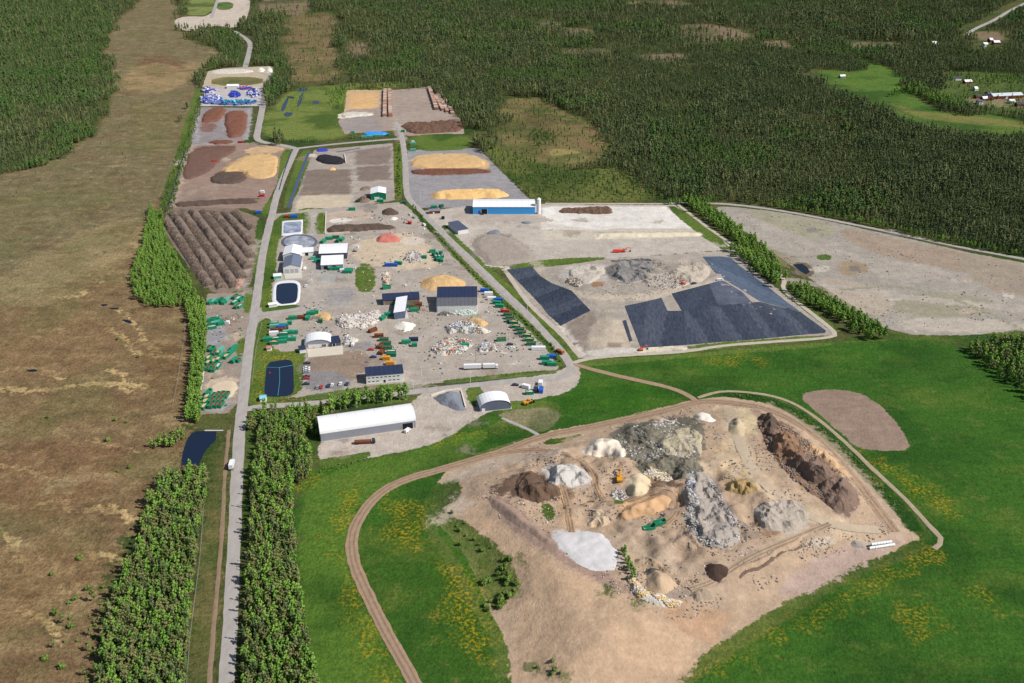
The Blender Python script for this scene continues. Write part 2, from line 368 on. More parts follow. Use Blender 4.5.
# G: grass strips
GR=S(92,112,48); GR2=S(104,112,56)
for p in [[(275,214),(304,213),(303,222),(281,236),(276,250),(277,280),(272,282),(271,303),(300,305),(300,308),(280,311),(257,312),(262,285),(268,245)],
 [(256,322),(271,316),(268,334),(276,353),(300,350),(306,348),(304,372),(303,394),(268,402),(262,406),(246,405),(250,360)],
 [(245,291),(253,290),(250,314),(242,312)],[(240,337),(247,336),(243,356),(237,357),(236,347)],
 [(395,143),(403,143),(403,198),(396,202),(394,170)],[(300,150),(314,149),(292,208),(281,208)],
 [(282,148),(296,151),(278,190),(277,180)],[(275,196),(275,203),(268,216),(262,216),(263,206)],[(256,220),(264,222),(257,280),(251,282),(255,250)],
 [(356,263),(375,264),(375,292),(355,292)],[(300,211),(311,213),(311,232),(304,236),(302,222)],[(317,213),(326,212),(325,234),(314,234)],
 [(408,135),(465,133),(478,149),(412,152)],
 [(664,206),(678,206),(735,249),(719,250)],[(440,380),(560,368),(556,374),(446,384)],[(495,404),(520,400),(560,402),(560,412),(520,410),(500,412)],
 [(464,386),(484,386),(482,404),(472,408)],[(367,386),(411,382),(412,388),(300,402),(300,396)],[(300,404),(409,394),(408,402),(330,410),(300,412)],
 [(478,266),(560,258),(620,257),(560,266),(500,270)],[(684,345),(834,334),(834,339),(690,350)],[(560,362),(584,360),(690,354),(834,341),(834,346),(700,356),(590,368)],
 [(735,392),(771,396),(796,407),(821,425),(852,453),(877,478),(905,505),(934,533),(925,546),(905,520),(880,488),(850,453),(820,430),(790,411),(760,402)],
 [(780,291),(800,300),(840,330),(836,334),(800,307),(770,284)]]:
    reg('g',p,GR,1,1)
regl('g',[(409,203),(430,228),(468,268),(500,299),(530,327),(552,349),(560,364)],3.4,S(84,104,46),1)
regl('g',[(444,226),(452,236),(480,262),(505,285),(524,303)],3.2,GR,1)
regl('g',[(531,311),(548,328),(562,342),(576,358)],4.2,GR,1)
regl('g',[(300,210),(310,208),(322,209)],2,GR,1)
regl('g',[(200,88),(196,105),(188,128),(184,146),(174,180),(166,205)],7,S(94,112,50),1)
reg('g',[(425,512),(440,484),(460,476),(462,500),(440,508),(470,525),(500,545),(515,562),(520,590),(500,610),(488,606),(472,566),(456,541)],S(104,112,60),1)
reg('g',[(590,588),(615,605),(600,600)],S(104,112,60),1)
reg('g',[(535,664),(556,668),(575,690),(540,700)],S(80,104,44),1)
reg('g',[(494,416),(511,410),(532,408),(556,408),(562,418),(548,430),(532,434)],S(136,128,96),1)
reg('g',[(486,430),(502,418),(512,430),(498,436)],S(96,112,48),1)
reg('g',[(540,505),(552,503),(556,518),(545,521)],S(100,112,52),1)
reg('g',[(608,499),(632,495),(634,503),(612,505)],S(110,118,60),1)
reg('g',[(540,440),(575,436),(585,432),(572,440),(548,446)],S(96,116,46),1)
reg('g',[(790,262),(812,263),(815,276),(800,278)],S(112,98,80),0)
reg('q',[(838,262),(862,261),(870,270),(850,277),(838,272)],S(150,122,86),0)
reg('q',[(848,266),(860,266),(862,271),(850,272)],S(90,84,80),0)
reg('g',[(815,255),(830,254),(832,260),(818,260)],S(96,116,54),1)
reg('g',[(178,-5),(190,-8),(216,-4),(211,16),(182,15)],S(124,132,76),1)
reg('g',[(216,2),(234,2),(232,10),(216,10)],S(96,116,66),1)
reg('g',[(212,77),(264,77),(262,85),(211,86)],S(142,130,88),1)
reg('g',[(320,458),(350,456),(368,450),(372,456),(345,466),(318,468)],S(84,106,44),1)
regl('g',[(728,393.5),(765,399),(793,410),(818,428),(849,456),(874,481),(901,509),(914,527)],4.8,S(44,76,26),1)
regl('g',[(920,545),(896,558),(852,570),(795,606),(741,639),(700,667),(660,700)],4.5,S(92,106,50),1)
regl('g',[(440,486),(426,508),(430,530),(452,560),(466,590),(488,622),(502,650),(506,700)],3.5,S(84,104,46),1)
regl('g',[(450,466),(490,450),(540,436),(600,424),(650,412)],1.6,S(120,122,70),1)
for p_,c_ in [([(745,208),(800,216),(840,228),(820,240),(770,232)],S(150,146,116)),([(830,225),(900,240),(960,252),(1030,268),(1030,280),(940,270),(860,250)],S(150,126,104)),([(880,296),(940,292),(1000,300),(980,318),(900,316)],S(142,136,108)),
   ([(810,276),(870,284),(900,300),(880,320),(840,306)],S(176,160,140)),([(900,318),(980,318),(1040,326),(1000,333),(900,331)],S(188,176,160)),([(860,262),(930,262),(960,280),(890,284)],S(172,162,150)),([(950,250),(1040,266),(1040,300),(980,290)],S(150,132,112)),
   ([(740,240),(780,250),(800,262),(780,268),(755,254)],S(136,124,96))]: reg('q',p_,c_,0,1)
for p_,c_ in [([(60,240),(130,215),(160,225),(130,260),(70,300),(20,310),(-20,290)],S(150,134,96)),([(0,190),(60,180),(110,170),(120,200),(60,230),(-20,250)],S(116,108,74)),([(120,80),(150,60),(190,70),(180,90),(130,96)],S(158,134,96)),
   ([(130,100),(170,100),(180,140),(160,160),(130,140)],S(118,110,72)),([(0,330),(90,310),(130,350),(60,380),(-30,380)],S(136,108,78)),([(0,440),(120,440),(140,470),(60,520),(-20,520)],S(128,98,70)),([(20,540),(100,540),(90,600),(0,640),(-20,580)],S(138,112,78)),
   ([(140,340),(185,340),(185,400),(150,400)],S(112,88,58)),([(0,120),(0,0)],S(0,0,0))][:8]: reg('q',p_,c_,2,1)
GOLD=S(186,160,112)
for l_,hw_ in [([(52,298),(78,296),(88,294),(80,290)],2.2),([(84,274),(95,278),(102,284)],1.2),([(108,328),(122,336),(132,352),(150,356),(185,358)],1.6),([(118,310),(128,318),(140,330),(146,345),(160,352)],1.5),([(0,372),(20,368),(45,370),(60,378)],2),([(0,388),(40,392),(80,384),(120,384),(145,386)],2.6),([(40,330),(56,330)],1.8),([(28,336),(38,337)],1.4),
   ([(88,512),(100,508),(125,512),(130,520)],2.6),([(60,590),(75,592)],2),([(90,553),(110,556),(120,560)],1.6),([(0,466),(30,470),(50,480)],1.4),([(110,370),(125,375),(124,388),(130,392)],2),([(20,610),(50,620),(60,640)],1.4),([(0,530),(14,540),(20,560)],1.6),([(36,505),(60,498),(70,512)],1.5),([(130,240),(150,262),(165,280)],1.2),([(88,440),(110,446),(140,450)],1.2)]:
    regl('o',l_,hw_,GOLD,2)
for l_ in [[(288,24),(333,24)],[(288,50),(334,49)],[(290,60),(336,58)],[(290,68),(338,66)],[(292,76),(340,73)]]: regl('q',l_,3.5,S(158,138,98),1)
reg('q',[(300,80),(340,78),(343,85),(300,88)],S(140,112,80),1); regl('o',[(300,-6),(309,40),(313,86)],3,S(120,116,66),1)
for l_ in [[(515,112),(560,120),(600,135)],[(520,122),(560,132),(595,150)],[(540,150),(575,158)],[(510,105),(550,104)]]: regl('q',l_,7,S(128,100,74),1)
reg('q',[(545,148),(580,150),(592,160),(560,166)],S(166,148,96),1); reg('q',[(520,108),(545,112),(560,125),(530,128)],S(104,84,62),1)
for l_ in [[(302,188),(350,187)],[(303,182),(351,181)],[(305,176),(351,175)],[(353,158),(391,156)]]: regl('q',l_,1.5,S(112,98,88))
# O: overlays
D1=S(96,74,62)
for p,c in [([(210,108),(228,107),(220,119),(219,122),(204,122),(200,119)],S(120,78,60)),([(226,111),(247,110),(247,128),(241,137),(226,138),(227,128),(223,122)],S(120,78,60)),
 ([(200,122),(219,124),(212,133),(198,131)],S(128,100,90)),([(210,140),(233,140),(232,143),(210,143)],S(110,72,56)),
 ([(191,147),(234,145),(236,149),(224,157),(209,171),(195,178),(179,177),(187,159)],S(108,80,70)),([(211,176),(220,171),(244,170),(247,178),(238,182),(213,181)],S(98,74,64)),
 ([(218,171),(238,159),(254,153),(273,154),(279,161),(275,175),(265,178),(248,176),(244,171)],S(196,164,112)),([(242,150),(262,146),(283,147),(283,152),(250,154)],S(190,160,124)),
 
 
 ([(338,122),(350,116),(370,117),(385,124),(375,130),(345,132)],S(150,140,134)),
 ([(340,112),(372,112),(374,116),(350,117),(338,120)],S(208,196,176)),
 ([(411,157),(424,154),(473,153),(490,163),(488,170),(412,170)],S(200,166,122)),([(412,168),(490,168),(491,174),(413,176)],S(122,92,74)),
 
 ([(595,234),(700,231),(702,236),(597,240)],S(214,202,178)),([(470,210),(540,216),(560,222),(480,226),(440,218)],S(172,160,148)),
 ([(205,379),(232,376),(238,383),(236,398),(210,396)],S(190,172,148)),([(205,395),(234,398),(228,412),(195,413)],S(158,150,142)),([(207,322),(228,330),(222,345),(206,345)],S(148,146,148)),
 ([(300,362),(330,352),(370,350),(374,380),(310,380)],S(142,124,108)),([(303,372),(345,372),(350,388),(303,392)],S(132,128,126)),
 ([(345,345),(372,340),(375,350),(350,350)],S(140,136,134)),([(362,386),(375,384),(372,394),(364,394)],S(138,122,108)),
 ([(318,290),(355,285),(354,305),(322,308)],S(150,146,142)),([(308,254),(330,270),(350,275),(330,285),(310,280)],S(160,156,150)),
 ([(350,245),(375,236),(400,232),(425,238),(445,262),(425,270),(380,268),(352,258)],S(190,172,148)),([(398,238),(420,236),(428,243),(408,247)],S(200,188,170)),
 ([(326,212),(372,208),(370,220),(328,222)],S(180,162,144)),([(328,219),(350,218),(352,222),(329,223)],S(214,206,194)),
 ([(315,312),(330,312),(332,320),(318,321)],S(200,172,124)),([(413,255),(428,262),(400,262)],S(196,190,180)),
 ([(468,240),(491,230),(505,234),(524,243),(535,253),(536,261),(491,267),(478,256)],S(158,146,134)),
 # landfill
 ([(560,268),(600,264),(625,266),(610,280),(585,285),(560,278)],S(178,170,160)),([(605,264),(650,262),(660,272),(630,284),(612,282),(606,272)],S(120,116,112)),
 ([(655,262),(700,258),(715,277),(690,285),(660,292),(640,280)],S(170,158,144)),([(562,325),(592,310),(600,318),(588,356),(572,352)],S(148,134,122)),
 ([(592,318),(622,318),(640,352),(586,357)],S(178,164,146)),([(583,350),(640,346),(640,353),(584,358)],S(196,188,176)),([(562,326),(568,330),(588,356),(582,358)],S(188,182,172)),
 ([(560,285),(590,292),(630,296),(660,290),(690,286),(720,278),(722,282),(680,294),(630,302),(600,300),(575,296)],S(184,170,152)),
 ([(641,348),(684,345),(686,350),(642,354)],S(206,196,172)),([(600,262),(640,262),(660,260),(640,258)],S(80,80,84)),
 ([(588,281),(602,281),(604,287),(590,287)],S(150,118,90)),
 # mound
 ([(462,512),(474,505),(490,520),(530,548),(580,575),(620,590),(650,610),(690,620),(700,640),(690,680),(600,760),(516,760),(512,640),(524,590),(505,550),(480,530)],S(184,156,128)),
 ([(484,500),(500,496),(530,520),(560,540),(600,565),(640,598),(610,590),(560,560),(510,530)],S(150,126,112)),
 ([(487,490),(505,478),(520,472),(545,475),(560,482),(575,492),(565,502),(530,500),(515,498)],S(108,88,74)),
 ([(540,468),(560,462),(590,470),(592,482),(570,487),(550,484)],S(180,174,168)),
 ([(548,532),(560,529),(600,532),(616,548),(620,570),(590,568),(568,558)],S(190,184,180)),
 ([(606,432),(630,424),(665,416),(700,418),(706,440),(700,465),(650,462),(632,450)],S(112,106,92)),
 ([(640,445),(680,430),(690,450),(660,460)],S(190,176,146)),([(630,462),(680,455),(704,468),(690,482),(650,478)],S(104,100,86)),
 ([(645,478),(685,480),(684,487),(650,487)],S(128,104,86)),
 ([(620,505),(655,492),(672,494),(670,508),(645,515),(618,520)],S(196,158,118)),
 ([(690,470),(705,468),(722,500),(740,530),(700,545),(680,530),(688,500)],S(156,150,144)),([(700,500),(716,510),(706,530),(694,530)],S(112,112,116)),
 ([(715,440),(750,440),(760,475),(735,480),(715,470)],S(196,170,134)),([(738,478),(755,480),(758,494),(742,494),(725,488)],S(150,128,82)),
 ([(755,505),(800,500),(818,520),(790,540),(750,520)],S(170,160,146)),([(750,515),(780,518),(784,535),(765,538)],S(150,120,94)),
 ([(757,412),(785,422),(800,440),(815,460),(790,470),(775,462),(762,430)],S(130,102,82)),([(790,468),(830,465),(858,490),(856,508),(846,518),(820,500)],S(124,106,94)),([(800,440),(830,455),(855,480),(830,468)],S(190,156,118)),
 ([(706,560),(725,565),(730,572),(722,582),(710,580),(702,570)],S(86,66,56)),
 ([(722,414),(745,405),(760,420),(752,440),(735,438)],S(190,172,138)),([(735,560),(770,545),(815,530),(812,538),(770,556),(740,572)],S(116,100,88)),
 ([(600,520),(650,530),(690,545),(680,560),(620,560)],S(170,148,124)),([(640,585),(690,590),(700,600),(650,605)],S(150,134,120)),
 ([(770,590),(850,540),(910,535),(880,556),(800,600)],S(170,148,134)),([(650,600),(700,600),(740,620),(700,650)],S(176,144,116))]:
    reg('o',p,c,0,1)
regl('o',[(173,203),(224,200),(258,199)],3,S(100,84,70))
regl('o',[(488,265),(512,268),(545,305),(556,318),(582,355)],2.0,S(200,190,176))
_r=random.Random(4)
for x0,x1,y0,y1,nn_ in ((300,540,230,375,46),(205,245,300,400,12),(320,520,420,455,8),(430,720,215,255,16),(180,280,150,200,12),(300,395,150,210,10),(590,900,440,560,26),(740,1020,230,325,26),(560,700,265,350,12)):
    for _ in range(nn_):
        x=_r.uniform(x0,x1);y=_r.uniform(y0,y1);a=_r.uniform(2,12)*(1+(y-300)/400*.5);b=a*_r.uniform(.2,.5);k=_r.random()
        reg('o' if k<.25 else 'q',[(x+a*math.cos(t)*_r.uniform(.6,1.2),y+b*math.sin(t)*_r.uniform(.6,1.2)) for t in np.arange(0,6.28,.8)],S(*(_r.choice([(128,116,104),(140,124,108),(196,186,172),(120,112,106),(176,158,136)]))),0,1)
for x,y,a in [(452,528,9),(470,545,11),(486,560,9),(505,578,12),(515,592,9),(498,600,8),(480,580,7),(545,672,10),(560,680,9),(610,590,7),(640,604,8),(440,548,7),(520,560,6),(535,668,8)]:
    reg('q',[(x+a*1.2*math.cos(t)*random.uniform(.5,1.3),y+a*.8*math.sin(t)*random.uniform(.5,1.3)) for t in np.arange(0,6.28,.7)],S(70,94,38),1,1)
# faint tracks in yards (q layer): worn lighter / darker lanes
for ln,hw,c in [([(258,240),(250,260),(240,288),(252,292)],4,S(172,160,148)),([(262,143),(200,144),(190,147),(180,180),(172,206)],2.6,S(176,160,146)),([(199,108),(197,125),(196,142)],2.5,S(168,164,164)),
 ([(222,108),(222,122),(227,130)],1.6,S(160,158,158)),([(249,108),(250,125),(246,139)],2.2,S(170,166,166)),([(180,200),(200,188),(230,184),(260,190)],3,S(160,142,130)),([(212,200),(215,185),(225,176),(240,160)],2,S(158,140,128)),
 ([(398,125),(402,140)],7,S(178,166,154)),([(352,212),(354,180),(352,150)],3,S(172,162,150)),([(300,309),(340,306),(380,302),(430,290)],5,S(170,162,152)),([(436,330),(400,345),(390,375),(430,392)],6,S(174,164,152)),
 ([(436,322),(500,335),(540,360)],8,S(170,160,148)),([(380,270),(420,292),(470,292),(490,320)],6,S(168,160,150)),([(311,213),(312,250),(315,290),(318,306)],5,S(170,162,152)),
 ([(440,232),(500,222),(560,226),(640,240),(720,245)],5,S(186,176,164)),([(505,222),(560,232),(700,232)],.9,S(140,130,118)),([(536,262),(556,290),(600,300)],5,S(188,176,158)),
 ([(790,280),(850,290),(930,300),(1030,310)],6,S(178,166,152)),([(840,290),(900,285),(960,300),(1024,330)],1.5,S(128,124,92)),([(740,215),(800,240),(860,260),(950,280)],7,S(170,158,146)),
 ([(600,330),(610,318),(600,300)],4,S(176,162,144)),([(728,410),(740,440),(752,475),(790,505),(830,525),(870,540)],8,S(192,170,142)),([(700,470),(740,450),(728,420)],5,S(192,172,146)),
 ([(830,525),(780,545),(740,555),(700,575),(660,560),(620,540)],5,S(180,160,138)),([(770,405),(830,440),(880,500),(900,535)],3.5,S(178,158,136)),([(600,510),(640,530),(690,560),(730,590),(690,610)],5,S(172,150,130)),
 ([(572,440),(580,455),(604,480),(600,505)],5,S(178,154,130)),([(560,485),(565,510),(570,530)],3,S(196,160,122)),([(450,480),(500,460),(560,452)],5,S(178,164,148)),([(440,520),(458,510),(460,500)],5,S(196,178,160))]:
    regl('q',ln,hw,c)
FLOW=[W(p) for p in [[(340,490),(358,486),(364,496),(352,515),(345,540),(340,560),(328,545),(335,515)],[(300,470),(315,470),(312,485),(298,490)],[(350,560),(400,680),(380,700),(345,610)],
 [(440,560),(470,570),(490,600),(500,640),(480,660),(450,640),(440,600)],[(385,495),(420,500),(425,540),(400,560),(380,530)],[(396,505),(414,520),(410,545),(390,540)],
 [(264,380),(258,400),(262,404),(300,397),(300,380),(296,396),(266,399)],[(262,352),(270,350),(262,400),(256,400)],[(265,355),(298,352),(300,370),(294,362),(268,360)],[(272,282),(276,280),(272,306),(266,306)],
 [(925,543),(945,552),(935,565),(880,590),(820,620),(760,650),(700,680),(690,676),(760,640),(850,590),(900,560)],[(900,605),(930,602),(940,620),(935,638),(920,640),(900,620)],[(960,590),(1000,592),(1000,606),(965,602)],
 [(700,358),(760,356),(770,362),(720,366)],[(860,450),(900,470),(960,500),(950,520),(900,490)],[(303,214),(306,214),(306,232),(303,234)],[(395,143),(398,143),(398,200),(395,200)],[(440,440),(480,425),(490,430),(440,446)]]]

# ------------------------------------------------------------ ground shader
def groundmat():
    m=bpy.data.materials.new('ground_cover'); n,b=nodes(m); N=n.nodes.new; L=n.links.new
    b.inputs['Roughness'].default_value=.95; b.inputs['Specular IOR Level'].default_value=.1
    g=N('ShaderNodeNewGeometry')
    def noise(sc,det=4,stretch=None,rough=.55):
        t=N('ShaderNodeTexNoise'); t.inputs['Scale'].default_value=sc; t.inputs['Detail'].default_value=det; t.inputs['Roughness'].default_value=rough
        if stretch:
            mp=N('ShaderNodeMapping'); mp.inputs['Scale'].default_value=stretch; L(g.outputs['Position'],mp.inputs[0]); L(mp.outputs[0],t.inputs['Vector'])
        else: L(g.outputs['Position'],t.inputs['Vector'])
        return t.outputs[0]
    def M(op,a,b_=None,c=None,clamp=False):
        k=N('ShaderNodeMath'); k.operation=op; k.use_clamp=clamp
        for i,v in enumerate((a,b_,c)):
            if v is None: continue
            if isinstance(v,(int,float)): k.inputs[i].default_value=v
            else: L(v,k.inputs[i])
        return k.outputs[0]
    def MR(v,a,b_,c=0,d=1,smooth=True):
        k=N('ShaderNodeMapRange'); k.interpolation_type='SMOOTHSTEP' if smooth else 'LINEAR'
        L(v,k.inputs[0]); k.inputs[1].default_value=a;k.inputs[2].default_value=b_;k.inputs[3].default_value=c;k.inputs[4].default_value=d
        return k.outputs[0]
    def mix(f,a,b_,mode='MIX'):
        k=N('ShaderNodeMix'); k.data_type='RGBA'; k.blend_type=mode
        for i,v in ((0,f),(6,a),(7,b_)):
            if isinstance(v,(int,float)): k.inputs[i].default_value=v
            elif isinstance(v,tuple): k.inputs[i].default_value=(*v,1)
            else: L(v,k.inputs[i])
        return k.outputs[2]
    nA=noise(1/70,5); nB=noise(1/11,6,rough=.6); nC=noise(1/1.8,5,rough=.65); nS=noise(1/40,8,(.8,1.25,1),.62); nR=noise(1/140,4); nT=noise(1/6,5,(.7,1.5,1),.6); nD=noise(1/4.5,5,rough=.7)
    col=mix(MR(nB,.35,.65),S(92,94,54),S(70,74,42)); tex=None
    tx=None
    for name,rag,soft in (('v',30,5.0),('p',3.5,1.0),('g',4.5,1.0),('o',13.0,3.0),('q',15.0,5.0)):
        a=N('ShaderNodeAttribute'); a.attribute_name='dist_'+name
        c=N('ShaderNodeAttribute'); c.attribute_name='tone_'+name
        e=M('MULTIPLY_ADD',M('SUBTRACT',nD,.5),rag*1.6,M('MULTIPLY_ADD',M('SUBTRACT',nB,.5),rag,a.outputs['Fac']))
        f=MR(e,-soft*.5,soft*.5)
        if name=='q': f=M('MULTIPLY',f,.6)
        col=mix(f,col,c.outputs['Color'])
        if tx is None: tx=M('MULTIPLY',c.outputs['Alpha'],f); tx=M('ADD',tx,M('SUBTRACT',1,f))
        else: tx=M('ADD',M('MULTIPLY',tx,M('SUBTRACT',1,f)),M('MULTIPLY',c.outputs['Alpha'],f))
    bog=MR(tx,1.4,1.8); veg=M('MULTIPLY',MR(tx,.3,.7),M('SUBTRACT',1,bog)); soil=M('SUBTRACT',1,MR(tx,.3,.7))
    # bog: straw coloured strings, reddish hollows, dark wet specks
    bc=mix(M('MULTIPLY',MR(nS,.53,.68),M('MULTIPLY_ADD',MR(nR,.45,.6),.6,.15)),col,S(166,144,106))
    bc=mix(M('MULTIPLY',MR(nS,.47,.36),.5),bc,S(110,84,60))
    bc=mix(M('MULTIPLY',MR(nB,.50,.36),.30),bc,S(172,150,108))
    bc=mix(M('MULTIPLY',MR(nB,.56,.70),.6),bc,S(84,78,52))
    bc=mix(M('MULTIPLY',MR(nA,.50,.62),.35),bc,S(104,104,62))
    bc=mix(1.0,bc,MRc(n,L,nC,.3,.7,.62,1.32),'MULTIPLY'); bc=mix(1.0,bc,MRc(n,L,nD,.3,.7,.74,1.22),'MULTIPLY'); bc=mix(1.0,bc,MRc(n,L,noise(1/22,6,(.8,1.3,1),.7),.3,.7,.74,1.2),'MULTIPLY')
    # plants
    vc=mix(M('MULTIPLY',MR(nS,.50,.66),.28),col,S(112,120,52)); vc=mix(M('MULTIPLY',MR(nB,.55,.72),.32),vc,S(128,124,70)); vc=mix(M('MULTIPLY',MR(nA,.50,.60),.4),vc,S(34,74,22)); vc=mix(M('MULTIPLY',MR(nR,.50,.60),.35),vc,S(28,64,20)); vc=mix(M('MULTIPLY',MR(nS,.44,.32),.35),vc,S(40,74,24))
    vc=mix(1.0,vc,MRc(n,L,nC,.25,.75,.62,1.32),'MULTIPLY'); vc=mix(1.0,vc,MRc(n,L,nT,.3,.7,.82,1.16),'MULTIPLY')
    # soil
    sc_=mix(1.0,col,MRc(n,L,nB,.3,.7,.86,1.12),'MULTIPLY'); sc_=mix(1.0,sc_,MRc(n,L,nT,.3,.7,.9,1.08),'MULTIPLY')
    sc_=mix(1.0,sc_,MRc(n,L,nC,.25,.75,.88,1.12),'MULTIPLY'); sc_=mix(1.0,sc_,MRc(n,L,nA,.35,.65,.93,1.06),'MULTIPLY')
    out=mix(veg,sc_,vc); out=mix(bog,out,bc)
    fl=N('ShaderNodeAttribute'); fl.attribute_name='flowers'
    sp=M('ADD',MR(nC,.50,.62),0); ff=M('MULTIPLY',M('MULTIPLY',MR(M('ADD',M('MULTIPLY',fl.outputs['Fac'],.8),M('MULTIPLY',M('SUBTRACT',nB,.5),44)),-5,9),MR(nC,.47,.62)),veg)
    out=mix(M('MULTIPLY',ff,.75),out,S(170,142,20)); out=mix(M('MULTIPLY',M('MULTIPLY',MR(nB,.62,.75),MR(nC,.55,.65)),M('MULTIPLY',veg,.25)),out,S(150,140,50))
    L(out,b.inputs['Base Color'])
    bp=N('ShaderNodeBump'); bp.inputs['Distance'].default_value=1.0
    L(M('MULTIPLY_ADD',M('SUBTRACT',1,soil),.4,.5),bp.inputs['Strength'])
    L(M('ADD',M('MULTIPLY',nC,.8),M('MULTIPLY',nD,1.8)),bp.inputs['Height']); L(bp.outputs[0],b.inputs['Normal'])
    return m
def MRc(n,L,v,a,b_,c,d):
    k=n.nodes.new('ShaderNodeMapRange'); L(v,k.inputs[0])
    for i,q in enumerate((a,b_,c,d)): k.inputs[i+1].default_value=q
    return k.outputs[0]
GM=groundmat()

# ------------------------------------------------------------ ground sheet (its faces shared out by land cover)
LAYS=['v','p','g','o','q']
def ground_block(x0,x1,y0,y1,dx,dy):
    xs=np.linspace(x0,x1,int((x1-x0)/dx)+1); ys=np.linspace(y0,y1,int((y1-y0)/dy)+1)
    X,Y=np.meshgrid(xs,ys); nx,ny=len(xs),len(ys); X=X.ravel();Y=Y.ravel(); Z=hgt(X,Y)
    k=CAMH/(CAMH-Z); ex,ey=X*k,Y*k
    attrs={}; polyclass=np.zeros(X.size,int)
    for l in LAYS:
        D=np.full(X.size,-10.0); C=np.tile(np.array([.3,.28,.25,0.0]),(X.size,1))
        for lay,poly,col,tex in REG:
            if lay!=l: continue
            d=linesdf(ex,ey,poly[1],poly[2]) if isinstance(poly,tuple) else sdf(ex,ey,poly)
            m=(d>0)|((d>-8)&(d>D)&(D<0))
            C[m,:3]=col; C[m,3]=tex; D=np.maximum(D,d)
            if l=='v': polyclass[d>0]=1+ (tex==2)
            elif l=='p': polyclass[d>0]=3
            elif l=='g': polyclass[d>0]=1 if tex==1 else 3
            elif l in 'oq': pass
        attrs['dist_'+l]=D; attrs['tone_'+l]=C
    fl=np.full(X.size,-16.0)
    for p in FLOW: fl=np.maximum(fl,sdf(ex,ey,p,16)) if True else fl
    attrs['flowers']=fl
    I=np.arange(nx*ny).reshape(ny,nx); q=np.stack([I[:-1,:-1],I[:-1,1:],I[1:,1:],I[1:,:-1]],-1).reshape(-1,4)
    cls=polyclass[q[:,0]]
    for cid,nm in ((0,'forest_floor'),(1,'grass_field'),(2,'bog'),(3,'gravel_ground')):
        f=q[cls==cid]
        if not len(f): continue
        used,inv=np.unique(f.ravel(),return_inverse=True)
        me=bpy.data.meshes.new(nm); me.vertices.add(len(used)); me.loops.add(f.size); me.polygons.add(len(f))
        me.vertices.foreach_set('co',np.stack([X[used],Y[used],Z[used]],1).astype(np.float32).ravel())
        me.loops.foreach_set('vertex_index',inv.astype(np.int32).ravel())
        me.polygons.foreach_set('loop_start',np.arange(0,f.size,4,dtype=np.int32)); me.polygons.foreach_set('loop_total',np.full(len(f),4,np.int32))
        me.polygons.foreach_set('use_smooth',np.ones(len(f),bool)); me.update(); me.validate()
        for an,av in attrs.items():
            if an.startswith('tone'):
                a=me.attributes.new(an,'FLOAT_COLOR','POINT'); a.data.foreach_set('color',av[used].astype(np.float32).ravel())
            else:
                a=me.attributes.new(an,'FLOAT','POINT'); a.data.foreach_set('value',av[used].astype(np.float32).ravel())
        me.materials.append(GM)
        o=obj(nm,me); o['kind']='structure'
ground_block(-420,420,300,630,1.7,1.7)
ground_block(-540,540,630,1000,2.7,3.0)
ground_block(-820,820,1000,1600,4.0,4.5)
ground_block(-1500,1500,1600,2900,9,9)
FM=mat('far_floor',S(58,62,34),.95,.3,.02)
far=MB()
for x0,x1,y0,y1 in ((-420,420,-400,300),(-9000,-420,-400,630),(420,9000,-400,630),(-9000,-540,630,1000),(540,9000,630,1000),(-9000,-820,1000,1600),(820,9000,1000,1600),(-9000,-1500,1600,2900),(1500,9000,1600,2900),(-9000,9000,2900,16000)):
    far.poly([(x0,y0,-.02),(x1,y0,-.02),(x1,y1,-.02),(x0,y1,-.02)])
o=obj('ground',far.me('ground',FM)); o['kind']='structure'

# ------------------------------------------------------------ roads, tracks, paths, water
RM=mat('road_gravel',S(166,159,152),.95,.2,.25,bump=.15,stretch=(1,.35,1))
RT=mat('track_dirt',S(158,132,108),.95,.18,.3,bump=.25)
RUT=mat('track_ruts',S(138,116,94),.95,.25,.3,bump=.2)
RL=mat('track_light',S(184,172,156),.95,.16,.3,bump=.2)
main_l=[(222,760),(226.6,683),(232,590),(235,524),(238,455),(240.5,420),(243,400),(249,346),(255,311),(260.3,270),(263.5,250),(268,230),(272,215),(278,190),(291,160),(297,148)]
road('gravel_road',main_l,7.2,RM)
road('gravel_road',[(297,149),(285,145.5),(268,143.5),(256,140),(258,130),(261,115),(264,100),(267,84),(269,75)],8.5,RM,.1)
road('gravel_road',[(297,148.5),(330,144.5),(365,141.3),(398,138.8),(404,139)],6.5,RM,.11)
road('gravel_road',[(395,122),(400,130),(403,142),(405.5,164),(406,190),(409,200),(420.7,211),(434.7,225),(452,242.4),(477.8,266),(499,287.6),(525,311.5),(545.6,334),(563,353),(571,366)],6.8,RM,.12)
road('gravel_road',[(572,362),(572,372),(563,377),(550,378.5),(502,382),(470,385.5),(441,388.5),(409,392.5),(358,398),(300,405),(262,406),(243,410)],6.5,RM,.13)
road('gravel_road',[(257,315),(272,313),(290,310.5),(305,308)],7,RM,.14)
road('gravel_road',[(272,215),(297,212.5),(330,209.5),(345,209)],4.5,RM,.14)
road('gravel_road',[(234,31),(244,37),(251,43),(249,53),(245,68)],9,RM)
road('gravel_road',[(1046,-6),(1012,9),(994,20.5),(975,28.5),(966,35)],9,RM)
road('gravel_road',[(211,18),(215,8),(219,-6)],7,RM)
road('dirt_track',[(430,715),(418,690),(405,665),(385,630),(365,590),(353,562),(351,540),(356,523),(369,503),(388,487),(410,478),(432,472),(450,467),(480,458),(508,450),(537,437),(596,426),(654,414),(690,404),(705,401),(734,403),(765,408),(796,422),(827,448),(855,480),(880,512),(895,532)],6.5,RT,.16,ruts=RUT)
road('dirt_track',[(698,403),(690,396),(672,388),(640,381),(610,374),(590,369),(573,364)],4.5,RT,.18)
